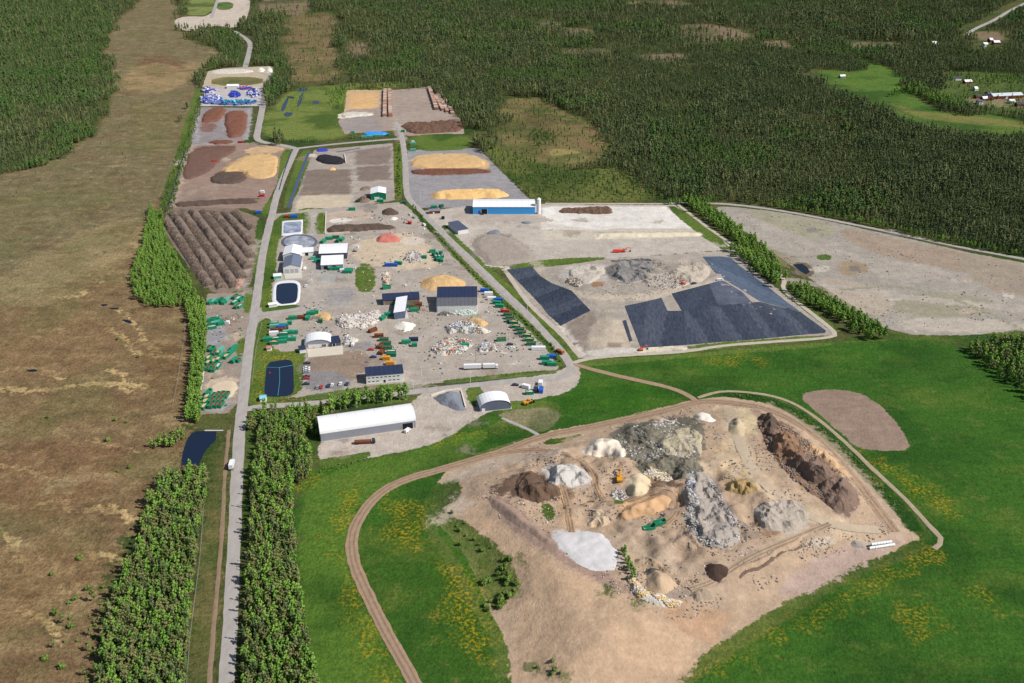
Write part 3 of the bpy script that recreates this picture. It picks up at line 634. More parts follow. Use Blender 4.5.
road('dirt_track',[(698,398),(715,392),(734,391),(771,395),(796,404),(821,421),(852.5,449),(877.5,474),(905.6,499),(934,531),(944,541),(934,549)],2.6,mat('track_thin',S(164,148,124),.95,.2,.3,bump=.2),.18,w2=3.2)
road('dirt_track',[(490,455),(520,450),(546,450),(575,456),(594,472),(597,492),(610,506),(637,499),(654,490),(672,489),(680,500),(677,516),(662,527)],4.6,mat('track_loop',S(172,142,112),.95,.2,.3,bump=.2),.3,ruts=RUT)
road('dirt_track',[(728,408),(735,430),(748,465),(775,495),(812,518),(845,528),(880,530)],7,mat('track_soft',S(182,164,140),.95,.12,.3,bump=.2),.3)
road('dirt_track',[(830,524),(790,541),(745,560),(715,582),(690,590)],5,mat('track_mid',S(162,142,120),.95,.2,.3,bump=.2),.3,ruts=RUT)
road('dirt_track',[(560,480),(566,500),(570,520),(572,532)],4,mat('track_loop',S(0,0,0)),.3,ruts=RUT)
road('gravel_track',[(571,366),(576,361),(600,357),(640,354.5),(690,351.5),(717,346),(776,341.5),(830,338),(838,334),(811,313),(780,288),(787,280),(764,263),(740,249),(712,231),(690,214),(677,204)],4.0,RL,.17)
road('gravel_track',[(677,204),(600,203.5),(545,203.5)],3.5,RL,.16)
road('gravel_track',[(668,203),(720,203),(779,210),(839,221.6),(898,233.5),(958,247),(1024,259),(1090,272)],5.5,RM,.18)
road('gravel_track',[(507,273),(527,303),(548,322),(566,339),(581,358)],4.2,RL,.17)
road('gravel_path',[(502,418),(515,424),(530,430),(538,435)],2.6,RM,.14)
road('gravel_path',[(229,430),(225,470),(222,540),(215,610),(208,700)],2.2,mat('path_brown',S(140,118,96),.95,.2,.4,bump=.3),.12)

WM=watermat('pond_water',(.012,.02,.045)); WD=watermat('bog_water',(.006,.008,.012),.04); WB=watermat('ditch_water',(.02,.03,.055),.15)
def pond(pts,m,name='water',smooth=1,dz=.10): return drape(name,pts,m,dz,5,smooth)
pond([(267,363),(278,360.5),(289.6,359.3),(293.3,364),(293.6,377),(294,392),(289.6,395.8),(276.7,397),(266,396.3),(264.2,393),(265.4,379)],WM)
pond([(276,286.4),(278.5,283.8),(295.5,282.7),(298.3,286.4),(297,301.6),(293,303.4),(276.5,305)],WM,smooth=0,dz=.2)
pond([(180.5,466),(183,452),(186.4,441),(191,434),(196,431.5),(216.5,430),(215.8,440),(207,449),(202,457),(198,468),(189,464)],watermat('dark_pond',(.01,.016,.04),.06),smooth=0)
pond([(793,264.5),(802,263.6),(807,267),(810,272),(806,274.5),(800,271)],WD,smooth=0)
for p in [[(280,110),(287,97),(289,99),(284,112)],[(287,96),(295,97),(293,99),(288,98)],[(296,106),(302,92),(304,93),(300,107)],[(283,113),(293,112),(292,116),(285,117)],[(296,89),(308,88),(306,91),(297,92)],[(312,101),(320,101),(319,104),(313,104)],
          [(121,319.5),(130,320),(133,324),(126,322.5)],[(100,304.5),(107,304),(108,305.5),(102,306.5)],[(109,308),(118,307.5),(119,309.2),(111,309.4)],[(26,370),(36,369),(38,371.5),(28,372)],
          [(628,112),(640,114),(636,117),(628,116)],[(600,125),(614,128),(610,132),(600,129)]]: pond(p,WB if p[0][1]<150 else WD,'water',1,.1)
def strip(name,line,w,m,dz=.12): return road(name,line,w,m,dz)
strip('ditch_water',[(204.5,318),(204.5,335),(203,352),(200,368)],2.2,WB)
strip('ditch_water',[(186,148),(178,172),(171,196),(166,212)],1.6,WB)
strip('ditch_water',[(291,152),(283,175),(279,190)],1.5,WB)
NAVY=mat('ditch_liner',S(78,88,116),.45,.3,.3)
strip('ditch_liner',[(309,152),(299,178),(288,208)],3.2,NAVY)
strip('ditch_liner',[(336,152),(348,150.5),(360,148)],3.0,NAVY)
strip('gravel_path',[(203,371),(200,390),(194,412)],2.4,mat('pale_kerb',S(206,200,190),.9,.15,.5))

# ============================================================ THINGS
ORD=['','second','third','fourth','fifth','sixth','seventh','eighth','ninth','tenth','eleventh','twelfth']
ALL=[]   # (object, base label, px x, count key) -> ordinals are added at the end
def named(o,label,px): ALL.append((o,label,px)); return o
def finish_labels():
    d={}
    for o,l,px in ALL: d.setdefault(l,[]).append((px,o))
    for l,q in d.items():
        q.sort(key=lambda t:t[0])
        for i,(px,o) in enumerate(q):
            if len(q)==1 or len(q)>12 or len(l.split())>12: o['label']=l
            elif len(q)==2: o['label']=('left one: ','right one: ')[i].strip()+' '+l if False else l+(', left of the two' if i==0 else ', right of the two')
            elif i==0: o['label']=l+', leftmost'
            elif i==len(q)-1: o['label']=l+', rightmost'
            elif i<12: o['label']=l+', '+ORD[i]+' from left'
            else: o['label']=l+', number %d from left'%(i+1)
WHITE=mat('white_sheet',(.82,.82,.82),.5,.06,.3); WHITEW=mat('white_wall',(.76,.76,.73),.7,.12,.5)
GREY=mat('grey_wall',S(146,148,156),.6,.1,.4); DGREY=mat('dark_wall',S(84,88,100),.6,.15,.4); NAVYR=mat('navy_roof',S(46,56,82),.5,.15,.3)
GROOF=mat('grey_roof',S(98,98,104),.7,.12,.3); BLUEW=mat('blue_wall',S(66,160,226),.5,.05,.4); GREENW=mat('green_wall',S(14,120,84),.5,.1,.5)
REDW=mat('red_wall',S(128,40,34),.7,.15,.6); DARK=mat('dark_opening',(.012,.012,.015),.9,.1,1); GLASS=mat('window_glass',(.06,.075,.09),.1,.1,1,spec=.6)
CONC=mat('concrete',S(196,190,178),.9,.12,.5); RUST=mat('rusty_steel',S(124,72,48),.85,.35,.9); TYRE=mat('rubber',(.02,.02,.02),.9,.1,2)
STEEL=mat('pale_steel',(.5,.5,.5),.4,.1,1,.4); YEL=mat('machine_yellow',S(216,150,40),.5,.12,1); ORG=mat('machine_orange',S(210,96,50),.5,.12,1)
REDP=mat('red_paint',S(190,40,42),.45,.08,1); BLUEP=mat('blue_paint',S(40,96,186),.45,.1,1); SILV=mat('silver_paint',(.45,.46,.48),.35,.05,1,.3)
WPAINT=mat('white_paint',(.8,.8,.8),.35,.04,1); DPAINT=mat('dark_paint',(.03,.04,.07),.3,.1,1,spec=.5); WOOD=mat('wood',S(150,118,84),.9,.25,1)

def building(name,label,cat,pL,pR,prof,roofm,wallm,axis='x',depth=None,pB=None,doors=(),wins=(),over=.35,seam=4.0,seamm=None,frontm=None,rooflabels=None,group=None):
    A=at(*pL);B=at(*pR); z0=min(A.z,B.z); ux=Vector((B.x-A.x,B.y-A.y,0)); Lx=ux.length; ux.normalize(); uy=Vector((-ux.y,ux.x,0))
    if pB:
        C=at(*pB); uy=Vector((C.x-A.x,C.y-A.y,0)); depth=depth or uy.length; uy.normalize()
    O=Vector((A.x,A.y,z0)); t=thing(name,label,cat,O,0,group)
    if axis=='x': a,b,LA=ux,uy,Lx
    else: a,b,LA=uy,ux,depth
    P=lambda p,q,z:(a*p+b*q+Vector((0,0,z)))
    W_=prof[-1][0]
    def part(n,faces,m,parent=t,smooth=False):
        mb=MB()
        for f in faces: mb.poly(f)
        return obj(n,mb.me(n,m,smooth=smooth),parent)
    for p in (0,LA):
        q=[P(p,0,-.3)]+[P(p,d,z) for d,z in prof]+[P(p,W_,-.3)]
        part('wall',[q],frontm if (axis=='y' and p==0 and frontm) else wallm)
    part('wall',[[P(0,0,-.3),P(LA,0,-.3),P(LA,0,prof[0][1]),P(0,0,prof[0][1])]],frontm if (axis=='x' and frontm) else wallm)
    part('wall',[[P(0,W_,-.3),P(LA,W_,-.3),P(LA,W_,prof[-1][1]),P(0,W_,prof[-1][1])]],wallm)
    segs=[(prof[i],prof[i+1]) for i in range(len(prof)-1)]
    def slab(lst,m,nm,lab=None):
        mb=MB(); sm=MB()
        for (d0,z0_),(d1,z1_) in lst:
            dl=math.hypot(d1-d0,z1_-z0_) or 1; ex=(d1-d0)/dl*over; ez=(z1_-z0_)/dl*over
            e0=over if (d0,z0_)==prof[0] else 0; e1=over if (d1,z1_)==prof[-1] else 0
            q0=(d0-ex*(e0>0),z0_-ez*(e0>0)+.02); q1=(d1+ex*(e1>0),z1_+ez*(e1>0)+.02)
            c=[P(-over,q0[0],q0[1]),P(LA+over,q0[0],q0[1]),P(LA+over,q1[0],q1[1]),P(-over,q1[0],q1[1])]
            u=[v+Vector((0,0,.18)) for v in c]; n=len(mb.v); mb.v+=[tuple(v) for v in c+u]
            mb.f+=[(n+4,n+5,n+6,n+7),(n,n+3,n+2,n+1),(n,n+1,n+5,n+4),(n+1,n+2,n+6,n+5),(n+2,n+3,n+7,n+6),(n+3,n,n+4,n+7)]; mb.c+=[(1,1,1)]*8
            if seam:
                k=max(1,int(LA/seam))
                for i in range(k+1):
                    p=LA*i/k; w2=.09
                    r=[P(p-w2,q0[0],q0[1]+.2),P(p+w2,q0[0],q0[1]+.2),P(p+w2,q1[0],q1[1]+.2),P(p-w2,q1[0],q1[1]+.2)]
                    u=[v+Vector((0,0,.12)) for v in r]; sm.poly(u); sm.poly([r[0],r[3],u[3],u[0]]); sm.poly([r[1],r[2],u[2],u[1]])
        o=obj(nm,mb.me(nm,m),t)
        if lab: o['label']=lab
        if seam and sm.v: q=obj('roof_seam',sm.me('roof_seam',seamm or m),o); q['kind']='stuff'
    rm=roofm if isinstance(roofm,list) else [roofm]*len(segs)
    if len(segs)<=3:
        for i,s_ in enumerate(segs): slab([s_],rm[i],'roof_slope',rooflabels[i] if rooflabels else None)
    else: slab(segs,rm[0],'roof')
    pb=MB(); pb.obox(tuple((a*LA/2+b*W_/2)+Vector((0,0,-.05))),(Lx/2+.3,(depth if axis=='y' else W_)/2+.3,.25),math.atan2(ux.y,ux.x)); obj('plinth',pb.me('plinth',CONC),t)
    def panel(nm,x0,x1,za,zb,m,off,par=t):
        mb=MB(); q=[ux*x0-uy*off,ux*x1-uy*off,ux*x1+uy*.1,ux*x0+uy*.1]; n=len(mb.v)
        mb.v+=[tuple(v+Vector((0,0,za))) for v in q]+[tuple(v+Vector((0,0,zb))) for v in q]; mb.c+=[(1,1,1)]*8
        mb.f+=[(0,1,5,4),(1,2,6,5),(3,0,4,7),(4,5,6,7),(0,3,2,1)]
        return obj(nm,mb.me(nm,m),par)
    for x0,x1,h,m in doors:
        fr=panel('door',x0,x1,0,h,m,.08); panel('door_frame',x0-.2,x0,0,h+.2,WPAINT,.14,fr); panel('door_frame',x1,x1+.2,0,h+.2,WPAINT,.14,fr)
    for x0,x1,za,zb in wins:
        fr=panel('window',x0,x1,za,zb,WPAINT,.07); panel('pane',x0+.12,x1-.12,za+.12,zb-.12,GLASS,.1,fr)
    return t
def arch(w,e,r,n=12): return [(w/2-w/2*math.cos(math.pi*i/n), e+(r*math.sin(math.pi*i/n))) for i in range(n+1)]
def gable(w,e,r): return [(0,e),(w/2,e+r),(w,e)]
building('storage_hall','long blue hall with white roof and dark doorway beside a white silo','hall',(473,214.3),(535,214.3),gable(24,7.8,2.2),WHITE,BLUEW,doors=[(8.5,14.5,5.5,DARK),(5,8,4,mat('deep_blue',S(20,80,190),.5,.1,1))],seam=6)
building('long_tent_hall','long hall with white arched roof and grey front wall behind the birches','hall',(321.2,441.8),(415.8,428),arch(19,6.0,4.6),WHITE,GREY,doors=[(52,59,4.5,DARK)],seam=12)
building('arched_tent','short white arched tent with grey end beside the dark gravel heap','tent',(480,412),(512,408.6),arch(21,3.2,4.6),WHITE,DGREY,'y',depth=12,doors=[(1.5,3.2,2.4,WPAINT)],seam=4,frontm=mat('tent_end',S(104,110,128),.6,.1,.4))
building('arched_tent','white arched tent on concrete apron beside the parking lot','tent',(304.6,348.2),(331,346.4),arch(20,2.4,4.0),WHITE,GREY,'y',depth=13,doors=[(3,17,2.6,WHITEW),(12.5,16,2.2,DARK)],seam=4,frontm=GREY)
building('office_building','two-storey pale office with navy roof beside the parking lot','office',(366.6,384.2),(403.6,381.2),[(0,6.6),(8,7.2),(12,7.0)],NAVYR,WHITEW,doors=[(12,13.4,2.4,DARK)],wins=[(1+i*2.9,3.0+i*2.9,4.3,5.3) for i in range(8)]+[(1+i*2.9,3.0+i*2.9,1.4,2.4) for i in (0,1,2,5,6,7)],seam=3)
building('sorting_hall','big open hall with dark roof of navy and grey slopes and white wall','hall',(437,312.6),(477,312),[(0,6.5),(12,7.6),(28,10.2)],[GROOF,NAVYR],WHITEW,doors=[(1,10,5.5,WHITEW)],seam=3,rooflabels=['grey lower roof slope','navy upper roof slope'])
building('open_shed','long low open shed with navy roof behind the white shed','shed',(383,305.5),(419.5,303.5),[(0,4.4),(10,6.0)],NAVYR,DGREY,doors=[(1,30,3.8,mat('tan_bay',S(140,122,104),.9,.2,.4))],seam=4)
building('loading_shed','narrow white roofed shed with blue grey end above white powder heap','shed',(394.3,319.5),(405,318.5),[(0,6),(8.6,6.6)],WHITE,mat('bluegrey',S(96,108,134),.6,.1,.4),'y',depth=29,pB=(397.4,302),seam=5)
building('workshop_hall','hall with half white and half dark grey roof beside the round basin','hall',(283.6,273.6),(300.6,272.8),gable(15,6,2.4),[mat('wh_g',S(112,120,138),.5,.1,.3)]*2,WHITEW,'y',depth=24,doors=[(1.5,5,4,STEEL),(6,9,4,STEEL),(10,13,4,STEEL)],seam=4)
building('workshop_hall','white roofed rear hall adjoining the dark grey gabled hall','hall',(283.6,261.6),(300.2,261),gable(15.4,6.2,2.4),WHITE,WHITEW,'y',depth=21,seam=4)
building('annex_shed','small flat white roofed shed right of the round basin','shed',(300.8,256.3),(313.5,255.5),[(0,3.6),(11,4.0)],WHITE,WHITEW,doors=[(4,7,3,DARK)],seam=3)
building('process_hall','large white roofed hall, rear of the pair beside green containers','hall',(319.5,260),(347.3,259),[(0,6.2),(11,8.0),(20,7.4)],WHITE,DGREY,seam=6)
building('process_hall','white double-roofed hall with grey front, nearer of the pair','hall',(321.3,270),(343.2,269),[(0,4.6),(8,5.6),(8.6,5.2),(17,6.6)],WHITE,GREY,doors=[(2,6,3.6,DARK),(9,13,3.6,DARK)],seam=4)
building('green_shed','green shed with white gabled roof beside the north road','shed',(371,200.4),(386,199.9),gable(16,7.2,1.8),WHITE,GREENW,'y',depth=19,doors=[(4,9,3.6,WHITEW),(10,12,2.2,WHITEW)],seam=4)
building('low_shed','low dark roofed shed with white end beside the diagonal road','shed',(458.3,234.6),(469.3,232.8),[(0,4.2),(10.5,4.4)],mat('slate_roof',S(82,90,110),.5,.15,.4),WHITEW,'y',pB=(448.3,226.5),doors=[(2,6,3.2,WHITEW)],seam=3)
building('site_office','small grey roofed cabin with red front beside the diagonal road','cabin',(429.3,214.2),(440.3,213.6),[(0,3),(6,3.4)],mat('cabin_roof',S(128,128,134),.7,.1,.5),WHITEW,frontm=REDW,doors=[(4,5,2.1,WHITEW)],seam=0)
building('storage_tent','white roofed rectangular tent at the back of the blue yard','tent',(227,88.6),(238.5,88.4),gable(9,3.6,2),WHITE,WHITEW,seam=0)
building('pump_house','small white pump house at the corner of the white rimmed basin','hut',(269.2,307.6),(277,306.6),gable(4,2.4,.8),WHITE,WHITEW,seam=0)
building('pump_house','small pale blue hut below the large pond','hut',(260.3,402),(266,401.6),gable(5,2.4,.8),mat('paleblue',S(130,200,216),.5,.1,1),WHITEW,seam=0)
building('shed','red and white shed with teal container front above the rimmed basin','shed',(274,279.3),(281.6,278.6),[(0,2.6),(5,3)],WHITE,mat('teal',S(60,180,150),.6,.1,1),seam=0)
building('shed','red roofed tiny hut beside the container rows','hut',(267,351),(271,350.8),gable(4,2.2,1),mat('pink_roof',S(190,120,120),.7,.1,1),WHITEW,seam=0)
building('annex_shed','dark lean-to shed right of the apron tent','shed',(331.5,347),(341,345.6),[(0,3.2),(10,3.6)],NAVYR,DGREY,doors=[(1,3,2.5,DARK)],seam=3)
building('annex_shed','dark awning shed left of the apron tent','shed',(300,353.5),(306,352.6),[(0,3),(6,3.2)],NAVYR,WHITEW,seam=0)  # dark-roofed box added in place of the shadow left of the tent
# farm and cottages at the upper right
building('barn','long red barn with pale metal roof at the farm','barn',(993,99.5),(1023,98.2),gable(15,4.6,2.6),mat('tin_roof',S(206,210,214),.45,.08,.5),REDW,doors=[(20,24,3.5,WHITEW)],seam=0)
building('barn','red gabled end barn adjoining the long barn','barn',(988,101),(995,100.6),gable(10,4,4),GROOF,REDW,'y',depth=14,seam=0)
for i,(x,y,wd,rf,wl,lb) in enumerate([(965,84,7,0,1,'red cottage with light roof above the farm'),(953,80.5,9,2,0,'greyish cottage among trees above the farm'),(976,99,5,2,1,'dark red shed left of the farmyard'),(983,101,5,0,1,'small red shed with pale roof in the farmyard'),(988,96,4,1,1,'red shed behind the farmyard'),(1017,107,7,2,1,'red house at the right frame edge'),(1010,104,5,0,0,'pale roofed house right of the farmyard'),(979,104.5,4,1,0,'white shed at the front of the farmyard'),(975,91,3,0,0,'tiny white shed beside the red cottage')]):
    building('cottage',lb,'house',(x,y),(x+wd,y-.2),gable(8,3.4,2.4),[WHITE,GROOF,mat('dark_roof',S(70,66,70),.8,.1,.5)][rf],[WHITEW,REDW][wl],seam=0,wins=[(1,2,1,2),(3.5,4.5,1,2)])
building('field_hut','small white hut standing alone in the far meadow','hut',(840.5,78.3),(845.5,78),gable(6,3,2),WHITE,mat('hutwall',S(120,110,100),.8,.1,1),seam=0)
for x,y,wd,rf,wl,lb in [(933,46,5,0,0,'white house by itself among distant trees'),(984,47,4,0,0,'white house at the distant road, left'),(990,42.5,3,0,1,'red house at the distant road, rear'),(994,45,6,0,1,'red house with white roof at the distant road')]:
    building('cottage',lb,'house',(x,y),(x+wd,y-.1),gable(10,4.5,3),WHITE,[WHITEW,REDW][wl],seam=0)

# silo
p=at(538.6,213.6); t=thing('silo','tall white cylindrical silo at the right end of the blue hall','silo',p)
mb=MB(); mb.cyl((0,0,0),(0,0,15.5),2.1,n=20); obj('tank',mb.me('tank',WHITE),t)
mb=MB(); mb.cyl((0,0,15.5),(0,0,17),2.15,.5,n=20); obj('cap',mb.me('cap',WHITE),t)
mb=MB(); mb.box(2.1,2.3,-.3,-.1,0,16); mb.box(2.1,2.3,.1,.3,0,16); [mb.box(2.1,2.25,-.1,.1,k,k+.1) for k in np.arange(.5,16,.8)]; obj('ladder',mb.me('ladder',STEEL),t)

# ------------------------------------------------------------ basins with rims
def ring(name,outer,inner,m,parent,dz=.25,smooth=1):
    a=chaikin(W(outer),smooth) if smooth else W(outer); b=chaikin(W(inner),smooth) if smooth else W(inner)
    n=48
    def rs(p):
        q=np.vstack([p,p[:1]]); d=np.r_[0,np.cumsum(np.hypot(*np.diff(q,axis=0).T))]; c=p.mean(0)
        out=[]
        for k in range(n):
            th=2*math.pi*k/n; dirv=np.array([math.cos(th),math.sin(th)]); best=0
            for i in range(len(p)):
                e0=p[i]-c; e1=p[(i+1)%len(p)]-c; M_=np.array([[dirv[0],e0[0]-e1[0]],[dirv[1],e0[1]-e1[1]]])
                if abs(np.linalg.det(M_))<1e-9: continue
                s_,u_=np.linalg.solve(M_,e0)
                if s_>0 and -1e-6<=u_<=1+1e-6: best=max(best,s_)
            out.append(c+dirv*best)
        return np.array(out)
    A,B=rs(a),rs(b); mb=MB(); n2=n
    mb.v=[(*q,.05) for q in A]+[(*(q*.7+r*.3),dz+.35) for q,r in zip(A,B)]+[(*q,dz) for q in B]; mb.c=[(1,1,1)]*len(mb.v)
    for k in range(2):
        for i in range(n): j=(i+1)%n; mb.f.append((k*n+i,k*n+j,(k+1)*n+j,(k+1)*n+i))
    return obj(name,mb.me(name,m,smooth=True),parent)
t=thing('lined_basin','rounded basin of dark water with broad white rim','basin',(0,0,0))
ring('rim',[(271.6,306.5),(272.8,286),(276,281.4),(293,279.8),(299.8,282.3),(300.8,287.6),(299.4,303.4),(293.5,304.6)],[(276,305),(276,286.6),(278.3,283.8),(295.3,282.7),(298.3,286.4),(297,301.6),(293,303.4)],mat('white_liner',(.72,.72,.72),.6,.12,.5),t)
SW=mat('silt_blue',S(58,70,110),.4,.3,.12,col2=S(190,196,206))
t=thing('lined_basin','square basin lined in white with dark blue swirls of water','basin',(0,0,0))
ring('rim',[(281.4,236),(282,221),(303,219.6),(302.2,234.6)],[(283.4,233.6),(283.8,223),(301.4,221.6),(300.6,232)],mat('white_liner',(.72,.72,.72),.6),t,smooth=0)
o=drape('basin_water',[(283.2,233.8),(283.6,222.8),(301.6,221.4),(300.8,232.2)],SW,.3,2,0,t,None)
t=thing('round_basin','round basin with grey and white swirled surface behind the halls','basin',(0,0,0))
el=lambda cx,cy,rx,ry,n=24:[(cx+rx*math.cos(2*math.pi*k/n),cy+ry*math.sin(2*math.pi*k/n)) for k in range(n)]
ring('rim',el(299.5,242.2,18.5,7.6),el(299.5,242.2,15.5,6.2),mat('dark_rim',S(92,98,110),.7,.2,.3),t,.5,0)
drape('basin_water',el(299.5,242.2,15.8,6.3),mat('silt_swirl',S(196,198,204),.4,.3,.1,col2=S(70,76,100)),.45,2,0,t,None)
# pond booms
TEAL=mat('teal_rope',S(70,140,150),.6,.1,1)
t=thing('floating_boom','teal floating boom line crossing the large pond','boom',(0,0,.0))
for ln in ([(267,367.5),(278,368),(293,365.5)],[(279.5,368),(279.6,382),(277.8,396)]):
    l=W(ln); mb=MB()
    for i in range(len(l)-1): mb.cyl((*l[i],.22),(*l[i+1],.22),.22,n=6)
    obj('float_line',mb.me('float_line',TEAL),t)
mb=MB(); q=at(269.8,373); mb.cyl((q.x,q.y,.1),(q.x,q.y,.9),.6,.1,n=10); obj('marker_buoy',mb.me('marker_buoy',REDP),t)
t=thing('footbridge','small pale jetty at the dark pond edge','jetty',at(214,431))
mb=MB(); mb.box(-6,6,-.6,.6,.3,.5); obj('deck',mb.me('deck',CONC),t)
mb=MB(); [mb.box(x,x+.2,-.1,.1,-.5,.3) for x in (-5,0,5)]; obj('post',mb.me('post',WOOD),t)

# ------------------------------------------------------------ black liners on the landfill, laid in sheets
def liner(label,px,m_list,direction,width,labelled=None):
    t=thing('landfill_liner',label,'liner',(0,0,0)); poly=W(px); v,f=cdt(poly,3.0); f=ccw(v,f)
    P=lift(v[:,0],v[:,1]); d=np.array(direction,float); d/=np.hypot(*d)
    cen=np.array([P[list(q)].mean(0)[:2] for q in f]); s_=cen@d; k=np.floor((s_-s_.min())/width).astype(int)
    edge=((P[:,:2]@d-s_.min())/width)%1.0
    for i in range(k.max()+1):
        fi=[f[j] for j in np.where(k==i)[0]]
        if not fi: continue
        used=sorted({a for q in fi for a in q}); mp={a:b for b,a in enumerate(used)}
        Q=P[used].copy(); Q[:,2]+=.22+.07*(i%2)+.12*fbm(Q[:,0],Q[:,1],6,3,i)
        o=obj('liner_sheet',mesh('liner_sheet',Q,[tuple(mp[a] for a in q) for q in fi],m_list[i%len(m_list)],True),t)
    return t
LN=[mat('liner%d'%i,S(*c),.42,.16,.35,spec=.45,col2=S(*[min(255,q*1.12) for q in c2]),bump=.28,stretch=(1.6,.5,1)) for i,(c,c2) in enumerate([((46,51,62),(66,71,82)),((52,57,68),(78,82,92)),((42,47,58),(60,65,76))])]
LSHEEN=[mat('linerb%d'%i,S(*c),.38,.14,.3,spec=.5,bump=.2,col2=S(*c2)) for i,(c,c2) in enumerate([((66,77,96),(92,102,118)),((72,83,102),(98,107,122)),((62,73,94),(86,97,114))])]  # right flank liner: sky sheen painted in as lighter, bluer tones
liner('dark blue liner strip beside the diagonal road, west end of the landfill',[(506.7,269.7),(532,266.7),(540,276),(551,283),(572,291),(580,300),(590.7,310.8),(576,318),(561,326),(547.7,313.8),(541.5,305.6)],LN,(.5,-1),13)
liner('black liner sheets on the landfill front left of the bare notch',[(624.6,306),(640,303),(661.4,298),(667.5,311),(684,311),(686,345),(641,348),(632,325)],LN,(1,-.2),16)
liner('black ribbed liner sheets on the middle of the landfill front',[(684,311),(694,309),(712,306),(760,302),(800,312),(826,330.8),(825,333),(790,336),(750,340),(720,342),(686,345)],LN,(1,.25),9)
liner('short dark liner sheet with scuffed patches above the notch',[(671.5,293.7),(709,284),(719,306.5),(694,309.5),(682,311)],[LN[2],LN[0]],(1,-.5),12)
liner('grey dusty liner sheet above the ribbed sheets',[(709,284),(722,280),(742,292),(752,302.5),(718,306.5)],[mat('dusty_liner',S(96,100,112),.7,.3,.25,col2=S(66,72,88),bump=.3)],(1,.2),9)
liner('blue shining liner slope on the right flank of the landfill',[(703,257),(720,256.6),(731,257.7),(738,265),(764,284),(787.5,302.7),(812,320.5),(800,311.5),(760,301.5),(744,291.5),(724,279.5),(712,269)],LSHEEN,(.8,.6),14)
liner('narrow black liner strip lying left of the front liner',[(622.5,321),(626,320),(632.5,341),(629.5,342)],LN,(1,0),30)

# ------------------------------------------------------------ heaps
def heap(name,label,cat,px,h,m,slope=.75,rough=.25,sp=1.6,fs=4,smooth=2,group=None,seed=0,flat=0):
    poly=chaikin(W(px),1) if smooth else W(px); ext=max(poly.max(0)-poly.min(0)); mn=min(poly.max(0)-poly.min(0)); poly=ragged(poly,min(3.5,mn*.16),max(4,mn*.35),max(1,ext/60)); sp=min(sp,1.3); sp=max(sp,ext/60)
    v,f=cdt(poly,sp); f=ccw(v,f); P=lift(v[:,0],v[:,1]); d=np.maximum(sdf(v[:,0],v[:,1],poly,2),0)
    w_=max(d.max(),.5); hh=np.minimum(d*slope,h*(1-.35*np.exp(-d/w_*2)) if not flat else h)
    rn=fbm(v[:,0],v[:,1],fs,4,seed+hash_(label)); r2=np.abs(fbm(v[:,0]+9,v[:,1],max(6,fs*2),3,seed+hash_(label)+7))
    hh=hh*(1-.9*r2*min(1,rough*2+.2))+rough*h*rn*np.clip(d/2.5,0,1)+.35*h/4*fbm(v[:,0],v[:,1],1.8,3,5)*np.clip(d/1.5,0,1)
    P[:,2]+=np.maximum(hh,0)+.03
    me=mesh(name,P,f,m,rough<.65)
    o=obj(name,me); props(o,label,cat,group); return o
def hash_(s): return sum(ord(c)*(i+1) for i,c in enumerate(s))%997
CHIP=mat('wood_chips',S(226,184,122),.95,.14,.5,bump=.4); CHIP2=mat('wood_chips_dull',S(204,168,118),.95,.16,.5,bump=.4)
BARK=mat('bark_mulch',S(116,76,60),.95,.25,.5,bump=.5); BLK=mat('black_compost',S(40,38,44),.9,.3,.6,bump=.5); COMP=mat('dark_compost',S(92,76,66),.95,.25,.5,bump=.5)
GRAV=mat('dark_gravel',S(122,126,134),.95,.14,.8,bump=.4); BRICK=mat('crushed_brick',S(196,118,104),.95,.15,.6,bump=.4); PALE=mat('pale_rubble',S(206,198,184),.95,.22,.5,bump=.6)
SANDY=mat('tan_sand',S(190,164,134),.95,.14,.4,bump=.3); GRS=mat('grey_soil',S(158,148,138),.95,.2,.3,bump=.4); LIM=mat('white_powder',S(230,222,206),.95,.08,.5,bump=.2)
heap('chip_heap','bright yellow ridge of wood chips behind the blue hall','chip heap',[(429,197.5),(434,192.5),(459,191),(495,190.5),(505,192),(511,196),(490,199),(440,199.5)],4.5,CHIP,flat=1)
heap('chip_heap','large tan wood chip heap behind the dark roofed sorting hall','chip heap',[(418.6,286),(422,279),(434,275.5),(450,274.5),(462,279),(465,286),(450,291),(424,291)],6.0,CHIP2,slope=.5,rough=.3,fs=9)
heap('chip_heap','yellow wood chip bed on the far compost field, rear','chip heap',[(411,161),(424,157),(450,158),(473,155),(489,165),(470,168),(412,169)],3,CHIP2,rough=.6,fs=14)
heap('bark_heap','long low dark bark ridge in front of the yellow chip bed','bark heap',[(411,170.5),(440,169),(488,169.5),(490,173.5),(412,175)],2.5,BARK)
heap('chip_heap','wide yellow chip spread on the brown compost yard','chip heap',[(219,172),(238,160),(254,155),(273,155.5),(279,162),(275,176),(265,179),(250,178),(243,171.5)],2.2,CHIP2,rough=.6,fs=10)
heap('compost_heap','dark compost heap in front of the yellow chip spread','compost heap',[(210,178),(219,173),(243,172.5),(247,179),(240,184),(214,184)],2.6,COMP,rough=.5)
heap('compost_heap','brown compost field along the west side of the yard','compost heap',[(191,150),(234,148),(236,151),(222,159),(208,172),(195,179),(180,178.5),(187,161)],1.8,mat('compost2',S(112,84,72),.95,.2,.4,bump=.4),rough=.6,fs=9)
heap('bark_heap','red brown bark bed, left one of the two','bark heap',[(209,109),(228,108),(221,120),(204,123.5),(200,120)],2.6,mat('bark2',S(122,80,62),.95,.2,.4,bump=.5),rough=.5,fs=8)
heap('bark_heap','red brown bark bed, right one of the two','bark heap',[(227,112),(247,111),(247,128),(241,137),(226,138.5),(228,128),(223,122.5)],2.8,mat('bark2',S(0,0,0)),rough=.5,fs=8)
